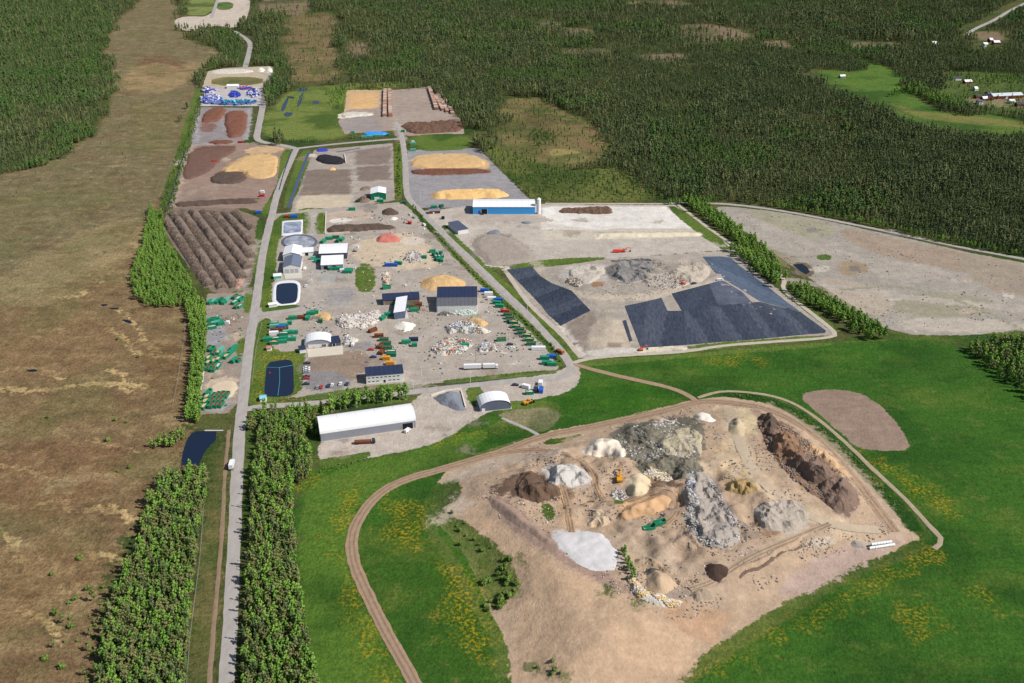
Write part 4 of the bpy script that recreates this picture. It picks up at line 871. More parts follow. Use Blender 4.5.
heap('bark_heap','small bark strip in front of the two bark beds','bark heap',[(210,141),(233,140.5),(232,144),(210,144.5)],2,BARK)
heap('compost_ridge','long dark compost ridge above the brush windrows','compost heap',[(173,203),(200,201),(225,199.5),(259,199.5),(259,203.5),(225,204),(176,208)],2.4,COMP)
heap('compost_heap','black compost heap in the walled bay behind the ponds','compost heap',[(314,159),(318,155.5),(330,154.5),(345,159),(346,163),(335,165),(318,163)],2.8,BLK)
heap('chip_heap','tiny orange chip heap in front of the black compost','chip heap',[(328,170),(331,167.5),(336,168),(336,170.5)],1.6,CHIP)
heap('soil_heap','dark pointed soil heap beside the green shed','soil heap',[(380,213.5),(386,209),(392,208.5),(399,212),(397,215),(385,215.5)],4.0,COMP)
heap('soil_heap','small brown soil mound left of the green shed','soil heap',[(358,199),(366,195),(372,199),(368,203),(360,203)],2.6,mat('soil3',S(128,108,92),.95,.2,.5,bump=.4))
heap('soil_heap','low brown soil mound beyond the small one near the green shed','soil heap',[(359,188),(370,186),(372,189),(361,191)],1.6,mat('soil3',S(0,0,0)))
heap('soil_ridge','long ridge of dark and brown soil along the framed plot','soil heap',[(326,227),(345,225),(372,225),(394,225.5),(395,229),(370,230.5),(345,232.5),(328,234)],3,COMP,rough=.5)
heap('brick_heap','red heap of crushed brick in the middle yard','brick heap',[(374,241),(380,236),(388,234),(397,235),(402,239),(399,242.5),(380,243)],3.6,BRICK)
heap('powder_heap','white powder heap in front of the loading shed','powder heap',[(392,327),(400,321),(410,322),(417,325),(408,333)],3.2,LIM,slope=.5)
heap('powder_heap','little white heap beside the dark soil heap','powder heap',[(389,219),(394,216.5),(399,218.5),(394,220.5)],1.2,LIM)
heap('gravel_heap','dark grey gravel heap at the entrance to the hall yard','gravel heap',[(431.5,398),(440,393.5),(450,391.5),(462,393),(464.5,404),(466.5,409.5),(458,411.5),(445,407.5)],4.0,GRAV,slope=.6,rough=.5,fs=7)
heap('gravel_heap','wide flat heap of brown grey gravel below the low shed','gravel heap',[(470,242),(489,233),(505,236),(523,245),(534,255),(534,262),(512,265),(490,267.5),(478,256)],1.8,mat('gravelflat',S(156,144,132),.95,.14,.4,bump=.4),slope=.3,flat=1)
heap('gravel_heap','small dark gravel heap behind the wide flat gravel heap','gravel heap',[(485,234),(491,230.5),(497,230),(502,233),(496,235)],2,GRAV)
heap('gravel_heap','small dark gravel patch heap in front of the blue hall','gravel heap',[(520,222.5),(527,221),(533,223),(527,225)],1.4,GRAV)
heap('lime_heap','white rounded heap, left at the far gravel lot','lime heap',[(256,71),(259,68),(264,68.5),(265,71.5),(260,72.5)],3.2,LIM)
heap('lime_heap','white rounded heap, right at the far gravel lot','lime heap',[(264.5,72),(268,67.5),(273,69),(274,72.5),(270,74)],3.2,LIM)
heap('lime_ridge','pale ridge of spoil along the far lot edge','spoil heap',[(208,74),(215,70.5),(230,69.5),(254,70),(252,72.5),(228,74)],2.4,PALE)
heap('soil_berm','pale ridge of soil behind the grassy plot','spoil heap',[(339,117),(344,113.5),(356,113),(372,113.5),(375,115.5),(358,116.5),(345,118.5)],2.4,PALE)
heap('soil_berm','cream berm across the white gravel field','spoil heap',[(594,237),(600,234),(650,233),(699,233),(701,236.5),(650,237.5)],2.2,mat('cream',S(212,200,174),.95,.1,.4,bump=.3))
heap('chip_heap','tan chip patch heap left of the white rubble','chip heap',[(358,315),(361,312),(372,312),(372,320),(364,321)][:0] or [(317,319),(320,313),(330,313),(331,319),(326,321)],1.4,CHIP2)
# waste hill heaps
heap('lime_heap','cream white domed heap at the top of the quarry hill','lime heap',[(581,455),(589,444),(600,439),(612,438),(624,443),(630,455),(618,459),(600,456),(590,457)],4.5,mat('cream2',S(226,212,192),.95,.08,.4,bump=.4))
heap('ash_heap','light grey double heap left of the cream white heap','ash heap',[(545,478),(548,468),(560,465),(575,466),(592,474),(592,483),(575,487),(555,486)],4.5,mat('ash',S(190,184,176),.95,.1,.3,bump=.4),rough=.8,fs=7)
heap('peat_heap','steep dark brown peat heap at the west quarry rim','peat heap',[(515,498),(514,478),(522,471),(534,472),(545,480),(562,494),(548,502),(530,503)],6.5,mat('peat',S(106,84,68),.95,.3,.3,bump=.5),slope=.9,rough=.7,fs=7)
heap('ash_sheet','smooth pale grey ash bed on the open slope','ash bed',[(550,534),(562,530),(600,532),(614,545),(620,568),(598,570),(570,560)],1.2,mat('ash2',S(200,196,194),.9,.08,.25,bump=.3),slope=.25,rough=.6)
heap('sand_heap','pale sand heap below the excavator','sand heap',[(622,488),(628,476),(640,472),(650,480),(652,490),(644,497),(630,497)],4.5,mat('psand',S(206,188,156),.95,.1,.4,bump=.3))
heap('sand_heap','pointed tan and black heap above the yellow rubbish','sand heap',[(642,583),(648,572),(656,570),(668,576),(678,584),(672,592),(655,595)],5.5,SANDY)
heap('soot_heap','small black capped heap beside the tan heap','soot heap',[(643,575),(648,568),(656,568),(662,574),(652,578)],3.5,mat('soot',S(84,80,80),.95,.25,.5,bump=.4))
heap('peat_heap','nearly black soil heap in front of the long trench','peat heap',[(703,570),(706,563),(716,564),(730,569),(728,576),(720,583),(710,581)],5,mat('peatdark',S(72,56,48),.95,.3,.4,bump=.5),slope=1)
heap('sand_heap','long ochre sand mound inside the loop track','sand heap',[(617,521),(622,509),(640,500),(662,494),(672,498),(668,508),(650,515),(632,521)],4.5,mat('ochre',S(196,158,118),.95,.12,.4,bump=.3),slope=.6)
heap('soil_heap','yellow ochre heap in the middle of the quarry hill','soil heap',[(720,490),(728,482),(742,480),(752,481),(759,489),(750,494),(735,493)],4.5,mat('ochre2',S(170,144,96),.95,.25,.35,bump=.5),rough=.7)
heap('soil_heap','grey soil cone near the top track of the quarry hill','soil heap',[(726,428),(732,417),(742,420),(747,430),(742,438),(732,436)],7,mat('cone',S(186,168,138),.95,.15,.3,bump=.4),slope=.9)
heap('soil_heap','low brown heap near the middle of the hill','soil heap',[(702,460),(712,455),(718,462),(712,468)],2,COMP)[:0] if False else None
for i,(px,h,mm,lb) in enumerate([([(757,414),(772,414),(783,424),(778,438),(768,442),(760,430)],8,COMP,'dark brown soil crag, top of the brown ridge'),([(765,440),(782,430),(800,440),(808,456),(795,466),(776,462)],9,mat('ridge1',S(138,108,84),.95,.3,.25,bump=.6),'brown broken soil crag, middle of the brown ridge'),
   ([(782,464),(805,455),(828,462),(842,478),(830,488),(806,484)],8,mat('ridge2',S(128,106,92),.95,.28,.25,bump=.6),'grey brown soil crag, lower middle of the brown ridge'),([(812,485),(840,476),(857,490),(856,508),(842,516),(824,502)],7,mat('ridge2',S(0,0,0)),'grey brown soil crag, bottom end of the brown ridge'),
   ([(800,440),(822,450),(846,470),(840,476),(815,460)],4,mat('ridge3',S(196,162,124),.95,.15,.3,bump=.4),'light tan soil bank on the right of the brown ridge')]):
    heap('soil_crag',lb,'soil heap',px,h*.8,mm,slope=.9,rough=1.3,fs=6,sp=1.0)
for px,h,mm,lb in [([(690,480),(700,470),(712,480),(718,500),(712,520),(698,528),(690,510)],7,GRS,'grey rubble crag in the middle of the quarry hill'),([(698,520),(718,505),(735,520),(742,538),(720,545),(700,540)],6,GRS,'grey rubble crag, lower one below the crag'),
   ([(752,512),(765,500),(785,498),(806,508),(812,522),(790,532),(765,530)],5.5,mat('rub',S(170,158,144),.95,.25,.3,bump=.5),'pale broken rubble bank right of the crag'),([(608,440),(622,430),(650,424),(668,430),(672,444),(650,452),(625,450)],4.5,mat('darkrub',S(120,114,98),.95,.3,.3,bump=.6),'dark olive rubble bank, rear of the hill'),
   ([(655,440),(680,426),(702,432),(705,452),(684,462),(662,456)],4.5,mat('rub2',S(176,164,138),.95,.3,.3,bump=.6),'pale rubble bank beside the dark olive bank'),([(630,462),(655,455),(690,460),(706,468),(690,480),(650,476)],4.5,mat('darkrub',S(0,0,0)),'dark olive rubble bank behind the loop track')]:
    heap('rubble_bank',lb,'rubble',px,h*.5,mm,slope=.9,rough=1.5,fs=5,sp=1.0)
heap('rubble_heap','pile of light grey rubble in the landfill basin','rubble',[(665,275),(680,266),(700,262),(712,272),(706,282),(685,285)],3.5,mat('lfrub',S(176,164,148),.95,.2,.3,bump=.5),rough=1.2,fs=9)
heap('rubble_heap','dark slag bank in the landfill basin','slag heap',[(610,268),(618,262),(640,261),(655,265),(650,276),(630,284),(616,280)],3.5,mat('slag',S(128,124,120),.95,.25,.3,bump=.5),rough=1.3,fs=8)
heap('rubble_heap','light sandy bank at the left of the landfill basin','rubble',[(566,272),(580,266),(600,266),(608,272),(596,282),(578,284)],2.2,mat('bankp',S(186,176,162),.95,.15,.4,bump=.5),rough=1.0,fs=9)
heap('rubble_heap','white rubble mound on the upper quarry hill','rubble',[(690,418),(698,413),(708,414),(717,420),(712,424),(698,422)],2.4,LIM)
heap('soil_heap','long grey furrowed soil bank west of the tent track','soil heap',[(484,504),(494,496),(520,512),(552,536),(560,545),(540,540),(508,520)],2.5,mat('furrow',S(156,132,116),.95,.15,.3,bump=.4),slope=.5)
heap('sand_heap','tan sand pad beside the container yard','sand heap',[(208,394),(210,382),(231,379.5),(237,384),(234,398),(214,396)],1.0,mat('pad',S(200,182,156),.95,.08,.4,bump=.2),slope=.3)

heap('soil_berm','thin spoil bank running along the long trench of the hill','spoil bank',[(735,571),(760,556),(790,541),(815,529),(817,532),(795,545),(765,560),(738,575)],2.6,mat('bermtan',S(176,150,124),.95,.15,.4,bump=.5),rough=.6,fs=4)  # thin bank added beside the trench to cast a shadow along it
heap('soil_berm','low dark spoil line on the lower side of the trench','spoil bank',[(738,577),(765,562),(790,549),(812,537),(813,539),(790,552),(765,566),(740,580)],1.2,mat('bermdk',S(112,94,80),.95,.2,.4,bump=.5),rough=.6,fs=3)
heap('soil_berm','curved spoil bank around the far side of the ochre mound','spoil bank',[(640,498),(655,492),(672,491),(676,500),(672,512),(669,506),(668,498),(655,497)],1.6,RT,rough=.6,fs=4)
heap('rubble_bank','pale sandy bank between the ash bed and the ochre mound','rubble',[(586,520),(596,508),(606,512),(612,522),(600,528),(588,528)],3,mat('sbank',S(190,170,142),.95,.18,.3,bump=.5),rough=1.2,fs=5)
heap('rubble_bank','tan mound behind the small black capped heap','rubble',[(632,562),(645,556),(660,560),(666,568),(655,570),(640,570)],2.6,mat('tanb',S(178,154,126),.95,.15,.4,bump=.5),rough=.9,fs=5)
heap('rubble_bank','row of brown spoil lumps near the lower hill edge','rubble',[(688,592),(705,588),(716,594),(712,600),(695,602)],2.2,mat('tanb2',S(160,142,122),.95,.2,.4,bump=.5),rough=1.3,fs=4)
heap('rubble_bank','rutted dome of soil between the green skips and the dark heap','rubble',[(668,540),(680,528),(695,530),(704,542),(700,552),(680,552)],2.0,mat('tanb3',S(166,144,122),.95,.15,.4,bump=.5),slope=.4,rough=.8,fs=4)
heap('rubble_bank','grey lumps of spoil left of the white bales','rubble',[(850,545),(856,540),(866,543),(866,549),(856,548)],1.6,GRS,rough=1,fs=3)
# brush windrows with loose sticks
STK=mat('brush_sticks',S(140,122,108),.95,.35,.7,bump=.8); STK2=mat('brush_base',S(124,108,96),.95,.3,.6,bump=.9)
def windrow(label,a,b,wd,h,k):
    A,B=at(*a),at(*b); n=int((B-A).length/1.4); u=(B-A).normalized(); nn=Vector((-u.y,u.x,0)); V=[];m_=9
    for i in range(n+1):
        c=A.lerp(B,i/n); e=min(1,i/3,(n-i)/3); hh=h*(.75+1.9*float(fbm(np.array([i*1.4]),np.array([k*9.0]),9,3)[0]+.15))*e
        for j in range(m_):
            q=(j/(m_-1)-.5); r=float(fbm(np.array([i*1.4]),np.array([j*2.0+k*31]),3,3)[0])
            V.append(tuple(c+nn*(q*wd*(1+.2*r))+Vector((0,0,max(0,(math.cos(q*math.pi)**.8 if abs(q)<.5 else 0)*hh+r*1.3*e*(abs(q)<.45))))))
    fs=[(i*m_+j,i*m_+j+1,(i+1)*m_+j+1,(i+1)*m_+j) for i in range(n) for j in range(m_-1)]
    t=thing('brush_windrow',label,'brush pile',A,0,'brush windrows west of the road')
    o=obj('brush_core',mesh('brush_core',[(v[0]-A.x,v[1]-A.y,v[2]-A.z) for v in V],[f[::-1] for f in fs],STK2,False),t)
    mb=MB()
    for _ in range(n*22):
        i=random.random(); c=A.lerp(B,i); q=random.uniform(-.42,.42); z=math.cos(q*math.pi)*h*.95
        d=Vector((random.gauss(0,1),random.gauss(0,1),random.gauss(0,.5))).normalized()*random.uniform(.5,1.6); p=c+nn*q*wd+Vector((0,0,z+.1))-A
        mb.cyl(p-d,p+d,.13,.05,3,caps=False)
    o=obj('loose_sticks',mb.me('loose_sticks',STK),t); o['kind']='stuff'
wr=[((167,222),(210,287)),((173,213),(223,289)),((182,212),(236,288)),((192,211),(243,279)),((203,211),(249,269)),((213,212),(252,258)),((224,212),(253,245)),((234,212),(253,230))]
for k,(a,b) in enumerate(wr): windrow('%s grey brown windrow of brush counted from the bog side'%['first','second','third','fourth','fifth','sixth','seventh','eighth'][k],a,b,10.5 if k<6 else 8.5,3.0 if k<6 else 2.6,k)
heap('brush_heap','pale pinkish heap of stumps at the foot of the windrows','brush pile',[(230,287),(234,280),(242,278),(244,284),(238,290)],2.4,mat('pinkbrush',S(176,142,124),.95,.3,.9,bump=.8),rough=.9,fs=2)
heap('brush_heap','wide dark brown strip of brush behind the green plot','brush pile',[(400,124),(430,122),(459,120),(465,131),(440,133),(408,134)],3.4,mat('brushstrip',S(112,84,68),.95,.35,.7,bump=.8),rough=.9,fs=4)
heap('brush_heap','brown heap of timber waste on the white gravel field','timber heap',[(557,213),(561,209),(590,207.5),(612,207.5),(612,214),(585,214.5)],2.8,mat('timberw',S(112,88,70),.95,.4,.8,bump=.9),rough=1,fs=2.5)

# log stacks: real logs
LOGC=[S(190,170,156),S(170,142,124),S(200,184,172),S(150,120,104),S(182,130,100)]
def logstack(label,a,b,length,h,k):
    A,B=at(*a),at(*b); u=(B-A); L_=u.length; u.normalize(); nn=Vector((-u.y,u.x,0)); t=thing('log_stack',label,'log stack',A,0,'log stacks at the far log yard')
    mb=MB(); n=int(L_/1.15); rows=max(2,int(h/1.0))
    for i in range(n):
        for r in range(rows):
            if r>rows-2 and random.random()<.2: continue
            p=u*(i*1.15+(r%2)*.5+random.uniform(-.1,.1))+Vector((0,0,.55+r*.95+.5*math.sin(i*.35+k))); o=random.uniform(-.5,.5); c=random.choice(LOGC)
            mb.cyl(p-nn*(length/2+o),p+nn*(length/2+random.uniform(-.4,.4)),.58,.5,6,col=c)
    o=obj('stacked_logs',mb.me('stacked_logs',MLOG,tint=True),t); o['kind']='stuff'
MLOG=colmat('log_bark',.9); k=0
for a,b,ln,lb in [((384.6,117),(385.2,90.5),5,'long narrow log stack, left one of the pair by the yellow chips'),((390.6,117),(389.4,90.5),5,'long narrow log stack, right one of the pair by the yellow chips'),((436.5,110),(429.5,88.5),5.5,'log stack nearest the brown yard, left of the four'),((443.5,111),(434.5,96),5.5,'short log stack, second of the four'),((447.5,112.5),(434,88),4.5,'narrow log stack, third of the four'),((452.5,114),(438,88),4.5,'outer log stack along the forest edge')]:
    logstack(lb,a,b,ln,4.2,k); k+=1

# rubbish heaps
MDEB=colmat('mixed_waste',.7)
PALW=[S(236,232,226),S(214,206,200),S(190,176,166),S(206,180,170),S(240,240,238),S(160,140,128)]
PALM=[S(236,236,236),S(206,214,224),S(150,190,214),S(120,170,140),S(190,160,120),S(232,150,70),S(60,60,60),S(240,240,240),S(150,110,84),S(80,120,190),S(200,196,186)]
PALB=[S(150,110,84),S(40,130,90),S(214,206,196),S(232,150,70),S(80,60,50),S(176,150,120),S(230,230,228),S(190,90,60)]
PALY=[S(240,226,190),S(236,190,70),S(240,240,236),S(222,170,50),S(210,214,220),S(190,180,170)]
PALG=[S(170,166,160),S(110,112,116),S(140,130,118),S(196,188,172),S(84,88,100),S(220,220,224)]
def rubbish(label,px,h,n,pal0,size=(.5,1.4),basem=None,name='rubbish_heap',cat='rubbish heap',flatk=.5,stand=False):
    pal=pal0 if cat=='plastic stock' else [tuple(.68*a+.32*b for a,b in zip(c_,(.42,.38,.34))) for c_ in pal0]
    poly=chaikin(W(px),1); mn=min(poly.max(0)-poly.min(0)); poly=ragged(poly,min(5,mn*.34),max(4,mn*.4)); c=lift([poly[:,0].mean()],[poly[:,1].mean()])[0]; t=thing(name,label,cat,tuple(c))
    v,f=cdt(poly,1.4); f=ccw(v,f); P=lift(v[:,0],v[:,1]); d=np.maximum(sdf(v[:,0],v[:,1],poly,2),0); hh=np.minimum(d*.8,h)*(1+.9*fbm(v[:,0],v[:,1],4,3,hash_(label))); P[:,2]+=hh+.03
    o=obj('heap_body',mesh('heap_body',P-c,f,basem or PALE,True),t)
    mb=MB(); lo=poly.min(0);hi=poly.max(0); got=0; X=rng.uniform(lo[0],hi[0],n*4);Y=rng.uniform(lo[1],hi[1],n*4); D=sdf(X,Y,poly,2)
    Q=lift(X,Y); Hh=np.minimum(np.maximum(D,0)*.8,h)*(1+.9*fbm(X,Y,4,3,hash_(label)))
    PI_=((fbm(X,Y,5,2,hash_(label)+3)+.5)*2.2*len(pal)).astype(int); DN=fbm(X,Y,5,3,hash_(label)+9)
    for i in np.where((D>0.1)&(DN>-.13))[0][:n]:
        s0,s1=random.uniform(*size),random.uniform(*size); mb.obox((Q[i,0]-c[0],Q[i,1]-c[1],Q[i,2]-c[2]+Hh[i]+.15),(s0*.6,s1*.45,random.uniform(.12,flatk)),random.uniform(0,3.1),pal[(PI_[i]+random.choice((0,0,0,1,2)))%len(pal)] if random.random()<.7 else random.choice(pal),random.gauss(0,.5))
    o=obj('loose_waste',mb.me('loose_waste',MDEB,tint=True),t); o['kind']='stuff'; return t
rubbish('long heap of whitish plaster rubble behind the apron tent',[(337.4,323),(341,316.5),(354,316),(367,314.5),(381,308),(382.5,320),(372,327),(340,328)],3.2,900,PALW)
rubbish('heap of mixed white and coloured sorted waste before the sorting hall',[(445.5,331),(448,325),(462,321.5),(474,322),(489,331),(487,333.5),(448,334)],3,700,PALM)
heap('chip_heap','brown shredded heap behind the mixed white waste','chip heap',[(465,322),(471,318.5),(480,318),(488,323),(487,328),(476,326)],3,CHIP2)
rubbish('long strip of furniture and scrap waste in the main yard',[(429,349),(436,343),(446,340),(458,338.5),(468,340),(470,347),(461,353),(448,355),(434,355)],2,700,PALB+PALM,(.5,1.5))
rubbish('small white and blue sorted waste heap beyond the scrap strip',[(477.5,346),(487,343.5),(498,345),(498,352),(478,352)],1.8,220,PALM)
rubbish('white bagged waste and bales stacked against the sorting hall front',[(452,315.6),(455,311.8),(476.5,311.5),(478,315.4)],4.2,380,[S(236,238,232),S(200,224,190),S(240,240,240),S(216,220,226),S(150,200,170),S(226,220,206)],(.7,1.5))
rubbish('dark scrap metal against the white wall of the sorting hall',[(437,315.4),(440,312.6),(451,312.6),(452,315.4)],1.6,110,[S(60,60,66),S(50,90,76),S(90,80,72)])
rubbish('grey white rubble heap left of the green bins',[(404,259),(408,253),(414,250.5),(421,253),(424,260),(416,264),(407,263)],2.2,380,PALW+PALG)
rubbish('pale timber heap beside the single grass plot',[(380,284),(382,274),(390,272),(391,281),(388,287)],1.8,160,[S(206,176,140),S(150,100,70),S(220,204,180)])
rubbish('white junk beside the dark lean-to shed',[(342,345),(343,336),(348,334),(352,339),(358,340),(358,343),(348,344)],1.6,130,[S(240,240,240),S(210,210,210),S(60,60,60)])
rubbish('yellow and white plastic rubbish at the foot of the hill',[(630,576),(636,575),(645,588),(656,596),(668,598),(681,602),(676,606),(660,606),(646,600),(634,588)],1.4,620,PALY,(.5,1.3))
rubbish('band of blue white litter sliding down the grey crag',[(684,474),(691,468),(697,480),(698,492),(704,508),(696,511),(688,496)],1.5,330,[S(230,232,240),S(90,100,140),S(150,150,160),S(60,64,80),S(240,240,240)],(.4,1.0))
rubbish('broken concrete scattered over the dark rubble bank',[(612,438),(640,428),(672,420),(700,430),(700,462),(670,472),(640,462),(615,452)],1.0,900,PALG+[S(210,196,160)],(.35,1.1),basem=mat('darkrub',S(0,0,0)))
rubbish('yellow white litter row above the sand mound',[(644,474),(650,468),(662,473),(672,478),(668,482),(652,480)],1.2,150,PALY,(.4,.9))
rubbish('stone rubble spill near the excavator on the hill',[(608,500),(612,492),(622,488),(628,494),(622,502)],1.2,160,PALG,(.4,1))
rubbish('stones and white debris at the upper right of the dark bank',[(640,430),(650,424),(666,420),(678,419),(680,424),(662,428),(648,434)],1,200,PALW,(.4,1))
rubbish('broken grey stone strewn over the middle crag',[(690,484),(706,474),(716,490),(738,520),(745,540),(712,548),(690,540),(686,510)],.9,900,PALG,(.35,1.1),basem=GRS)
rubbish('scattered clods over the brown ridge',[(757,414),(785,424),(805,440),(840,475),(857,495),(852,512),(836,512),(800,485),(772,462),(762,440)],.8,1100,[S(130,104,84),S(96,80,70),S(160,134,110),S(110,96,86)],(.4,1.2),basem=mat('ridge1',S(0,0,0)),name='clod_field',cat='clods')
rubbish('rubble scattered on the landfill basin rim',[(640,284),(660,272),(690,264),(704,272),(700,282),(665,290)],.8,420,PALG,(.4,1.2),basem=mat('lfrub',S(0,0,0)))
rubbish('wooden boards heap on the landfill top beside the basin',[(565,283),(570,276),(578,280),(583,284),(578,287)],1.6,130,[S(210,200,180),S(70,64,60),S(180,130,90)],(.6,1.6))
rubbish('blue purple plastic bales spread on the lower blue yard',[(199,104),(201,97),(215,96),(224,100),(222,104)],2.6,170,[S(74,80,176),S(60,70,150),S(104,130,190),S(220,216,220),S(200,200,206)],(1.6,4.5),basem=mat('stock_base',S(110,104,150),.8,.3,.4),flatk=1.0,name='plastic_stock',cat='plastic stock')
rubbish('blue purple plastic bales spread on the upper left blue yard',[(201,93),(203,89),(214,89),(215,93)],2.2,90,[S(84,80,170),S(60,70,150),S(220,216,220)],(1.6,4.5),basem=mat('stock_base',S(110,104,150),.8,.3,.4),flatk=1.0,name='plastic_stock',cat='plastic stock')
rubbish('blue plastic crates in the middle of the blue yard',[(227,97),(230,93),(239,92.5),(240,98)],2.4,100,[S(50,60,170),S(70,80,200),S(40,90,150)],(1.6,4.5),basem=mat('stock_base',S(110,104,150),.8,.3,.4),flatk=1.0,name='plastic_stock',cat='plastic stock')
rubbish('dark blue containers and crates at the right of the blue yard',[(247,94),(249,90),(257,90),(259,97),(252,99)],2.6,120,[S(40,50,150),S(50,70,180),S(30,40,80),S(210,214,220)],(1.6,4.5),basem=mat('stock_base',S(110,104,150),.8,.3,.4),flatk=1.0,name='plastic_stock',cat='plastic stock')
rubbish('teal and blue stock along the front of the blue yard',[(210,105),(212,102),(232,101),(256,101),(257,104),(235,105.5)],2.0,170,[S(40,110,130),S(40,60,150),S(60,130,110),S(90,190,230)],(1.4,4),basem=mat('stock_base',S(110,104,150),.8,.3,.4),flatk=1.0,name='plastic_stock',cat='plastic stock')
rubbish('blue stock and red crate beside the white storage tent',[(239,89.5),(240,87),(251,87),(252,90)],2.2,60,[S(40,90,190),S(190,80,60),S(240,240,240)],(1.6,4.5),basem=mat('stock_base',S(110,104,150),.8,.3,.4),flatk=1.0,name='plastic_stock',cat='plastic stock')
for x,y in [(432,418),(0,0)][:0]: pass
# white bales on the hill
WB_=mat('white_bale_wrap',(.76,.77,.78),.4,.08,1.2)
def bale(px,py,z=0,lab='white wrapped bale in the stack near the east corner of the hill'):
    mb=MB(); mb.cyl((-.85,0,.75),(.85,0,.75),.75,n=14); o=obj('wrapped_bale',mb.me('wrapped_bale',WB_)); p=at(px,py); o.location=p+Vector((0,0,z)); o.rotation_euler[2]=R(20); props(o,None,'bale','white wrapped bales on the hill'); named(o,lab,px)
for i in range(9): bale(870.5+i*2.8,549-i*.42)
for i in range(7): bale(872+i*2.9,547.2-i*.4,1.35,'white wrapped bale on the upper layer near the east corner of the hill')

def litter(name,label,px,n,pal,size,seed,kind='stuff'):
    r=np.random.default_rng(seed); poly=W(px); lo=poly.min(0);hi=poly.max(0); X=r.uniform(lo[0],hi[0],n*5);Y=r.uniform(lo[1],hi[1],n*5); D=sdf(X,Y,poly,2); DN=fbm(X,Y,16,4,seed)
    k=np.where((D>.2)&(DN>r.uniform(-.05,.22,X.size)))[0][:n]; Q=lift(X[k],Y[k]); mb=MB()
    for p in Q: a,b=r.uniform(*size),r.uniform(*size); mb.obox((p[0],p[1],p[2]+min(a,b)*.15),(a*.5,b*.4,min(a,b)*.4),r.uniform(0,3.1),pal[r.integers(len(pal))],r.normal()*.4)
    o=obj(name,mb.me(name,MDEB,tint=True)); props(o,label,'litter',None,kind)
PST=[S(176,164,150),S(140,128,116),S(104,98,92),S(200,188,172),S(160,140,118),S(120,104,88)]
litter('scattered_rubble','stones and clods strewn over the quarry hill',[(500,450),(600,428),(700,405),(760,404),(800,425),(860,470),(900,530),(840,555),(740,600),(680,625),(610,590),(540,540),(470,505)],3600,PST,(.3,1.05),5)
litter('scattered_rubble','stones and lumps strewn over the landfill basin',[(560,268),(620,260),(705,260),(715,280),(640,300),(590,300)],600,PST,(.3,1.1),6)
litter('yard_clutter','small clutter of boards, bags and parts around the yards',[(290,300),(380,290),(480,290),(552,350),(545,366),(420,376),(300,350)],420,[S(90,86,84),S(150,124,100),S(214,210,204),S(70,120,98),S(120,110,100),S(186,150,106),S(92,104,130),S(196,186,174)],(.5,1.6),7)
litter('yard_clutter','small clutter strewn around the middle yards',[(306,225),(400,205),(480,275),(470,290),(380,292),(310,290)],220,[S(90,86,84),S(150,110,80),S(220,220,216),S(40,130,90),S(120,110,100),S(190,180,170)],(.6,1.8),8)
litter('yard_clutter','small clutter strewn on the west container yard',[(208,296),(250,294),(240,360),(228,410),(200,410),(205,350)],150,[S(90,86,84),S(150,110,80),S(220,220,216),S(40,130,90),S(120,110,100)],(.5,1.6),9)
litter('scattered_stones','pale stones scattered on the bare eastern field',[(725,208),(860,226),(1020,262),(1030,325),(890,330),(800,280)],420,PST,(.4,1.3),10)
# ------------------------------------------------------------ skips and containers
def skip_proto(load,body,closed=False,L_=6.2,W_=2.5,H_=2.2):
    t=thing('skip','','container')
    mb=MB(); x,y=L_/2,W_/2; th=.14
    if closed:
        mb.box(-x,x,-y,y,.15,H_+.3)
        for i in range(10): xx=-x+.3+i*(L_-.6)/9; mb.box(xx-.1,xx+.1,-y-.06,y+.06,.2,H_+.2)
    else:
        mb.box(-x,x,-y,y,.15,.3); mb.box(-x,x,-y,-y+th,.3,H_); mb.box(-x,x,y-th,y,.3,H_); mb.box(-x,-x+th,-y+th,y-th,.3,H_); mb.box(x-th,x,-y+th,y-th,.3,H_)
        for i in range(8): xx=-x+.3+i*(L_-.6)/7; mb.box(xx-.07,xx+.07,-y-.09,-y-.002,.3,H_-.1); mb.box(xx-.07,xx+.07,y+.002,y+.09,.3,H_-.1)
        mb.box(-x-.05,x+.05,-y-.12,-y+.1,H_,H_+.12); mb.box(-x-.05,x+.05,y-.1,y+.12,H_,H_+.12); mb.box(-x-.05,-x+.12,-y+.1,y-.1,H_,H_+.12); mb.box(x-.12,x+.05,-y+.1,y-.1,H_,H_+.12)
    obj('box_body',mb.me('box_body',body),t)
    mb=MB(); mb.box(-x+.2,x-.2,-.7,-.55,-.02,.15); mb.box(-x+.2,x-.2,.55,.7,-.02,.15); obj('skid',mb.me('skid',RUST),t)
    if load and not closed:
        n=7; V=[];r=random.Random(hash_(load.name))
        for i in range(n+1):
            for j in range(5):
                e=1-max(abs(i/n*2-1),abs(j/4*2-1))**3; V.append((-x+.16+(L_-.32)*i/n,-y+.16+(W_-.32)*j/4,H_-.75+e*.9+r.uniform(-.2,.25)))
        obj('load',mesh('load',V,[(i*5+j,(i+1)*5+j,(i+1)*5+j+1,i*5+j+1) for i in range(n) for j in range(4)],load),t)
    if closed: mb=MB(); mb.box(-x-.05,-x+.0,-y+.1,-.03,.3,H_+.1); mb.box(-x-.05,-x,.03,y-.1,.3,H_+.1); obj('door_leaf',mb.me('door_leaf',body),t)
    return t
GRN=mat('skip_green',S(38,142,106),.55,.3,.5); DGN=mat('skip_dark_green',S(34,112,84),.55,.25,.5); TEA=mat('skip_teal',S(96,176,152),.55,.15,.8)
PR={}
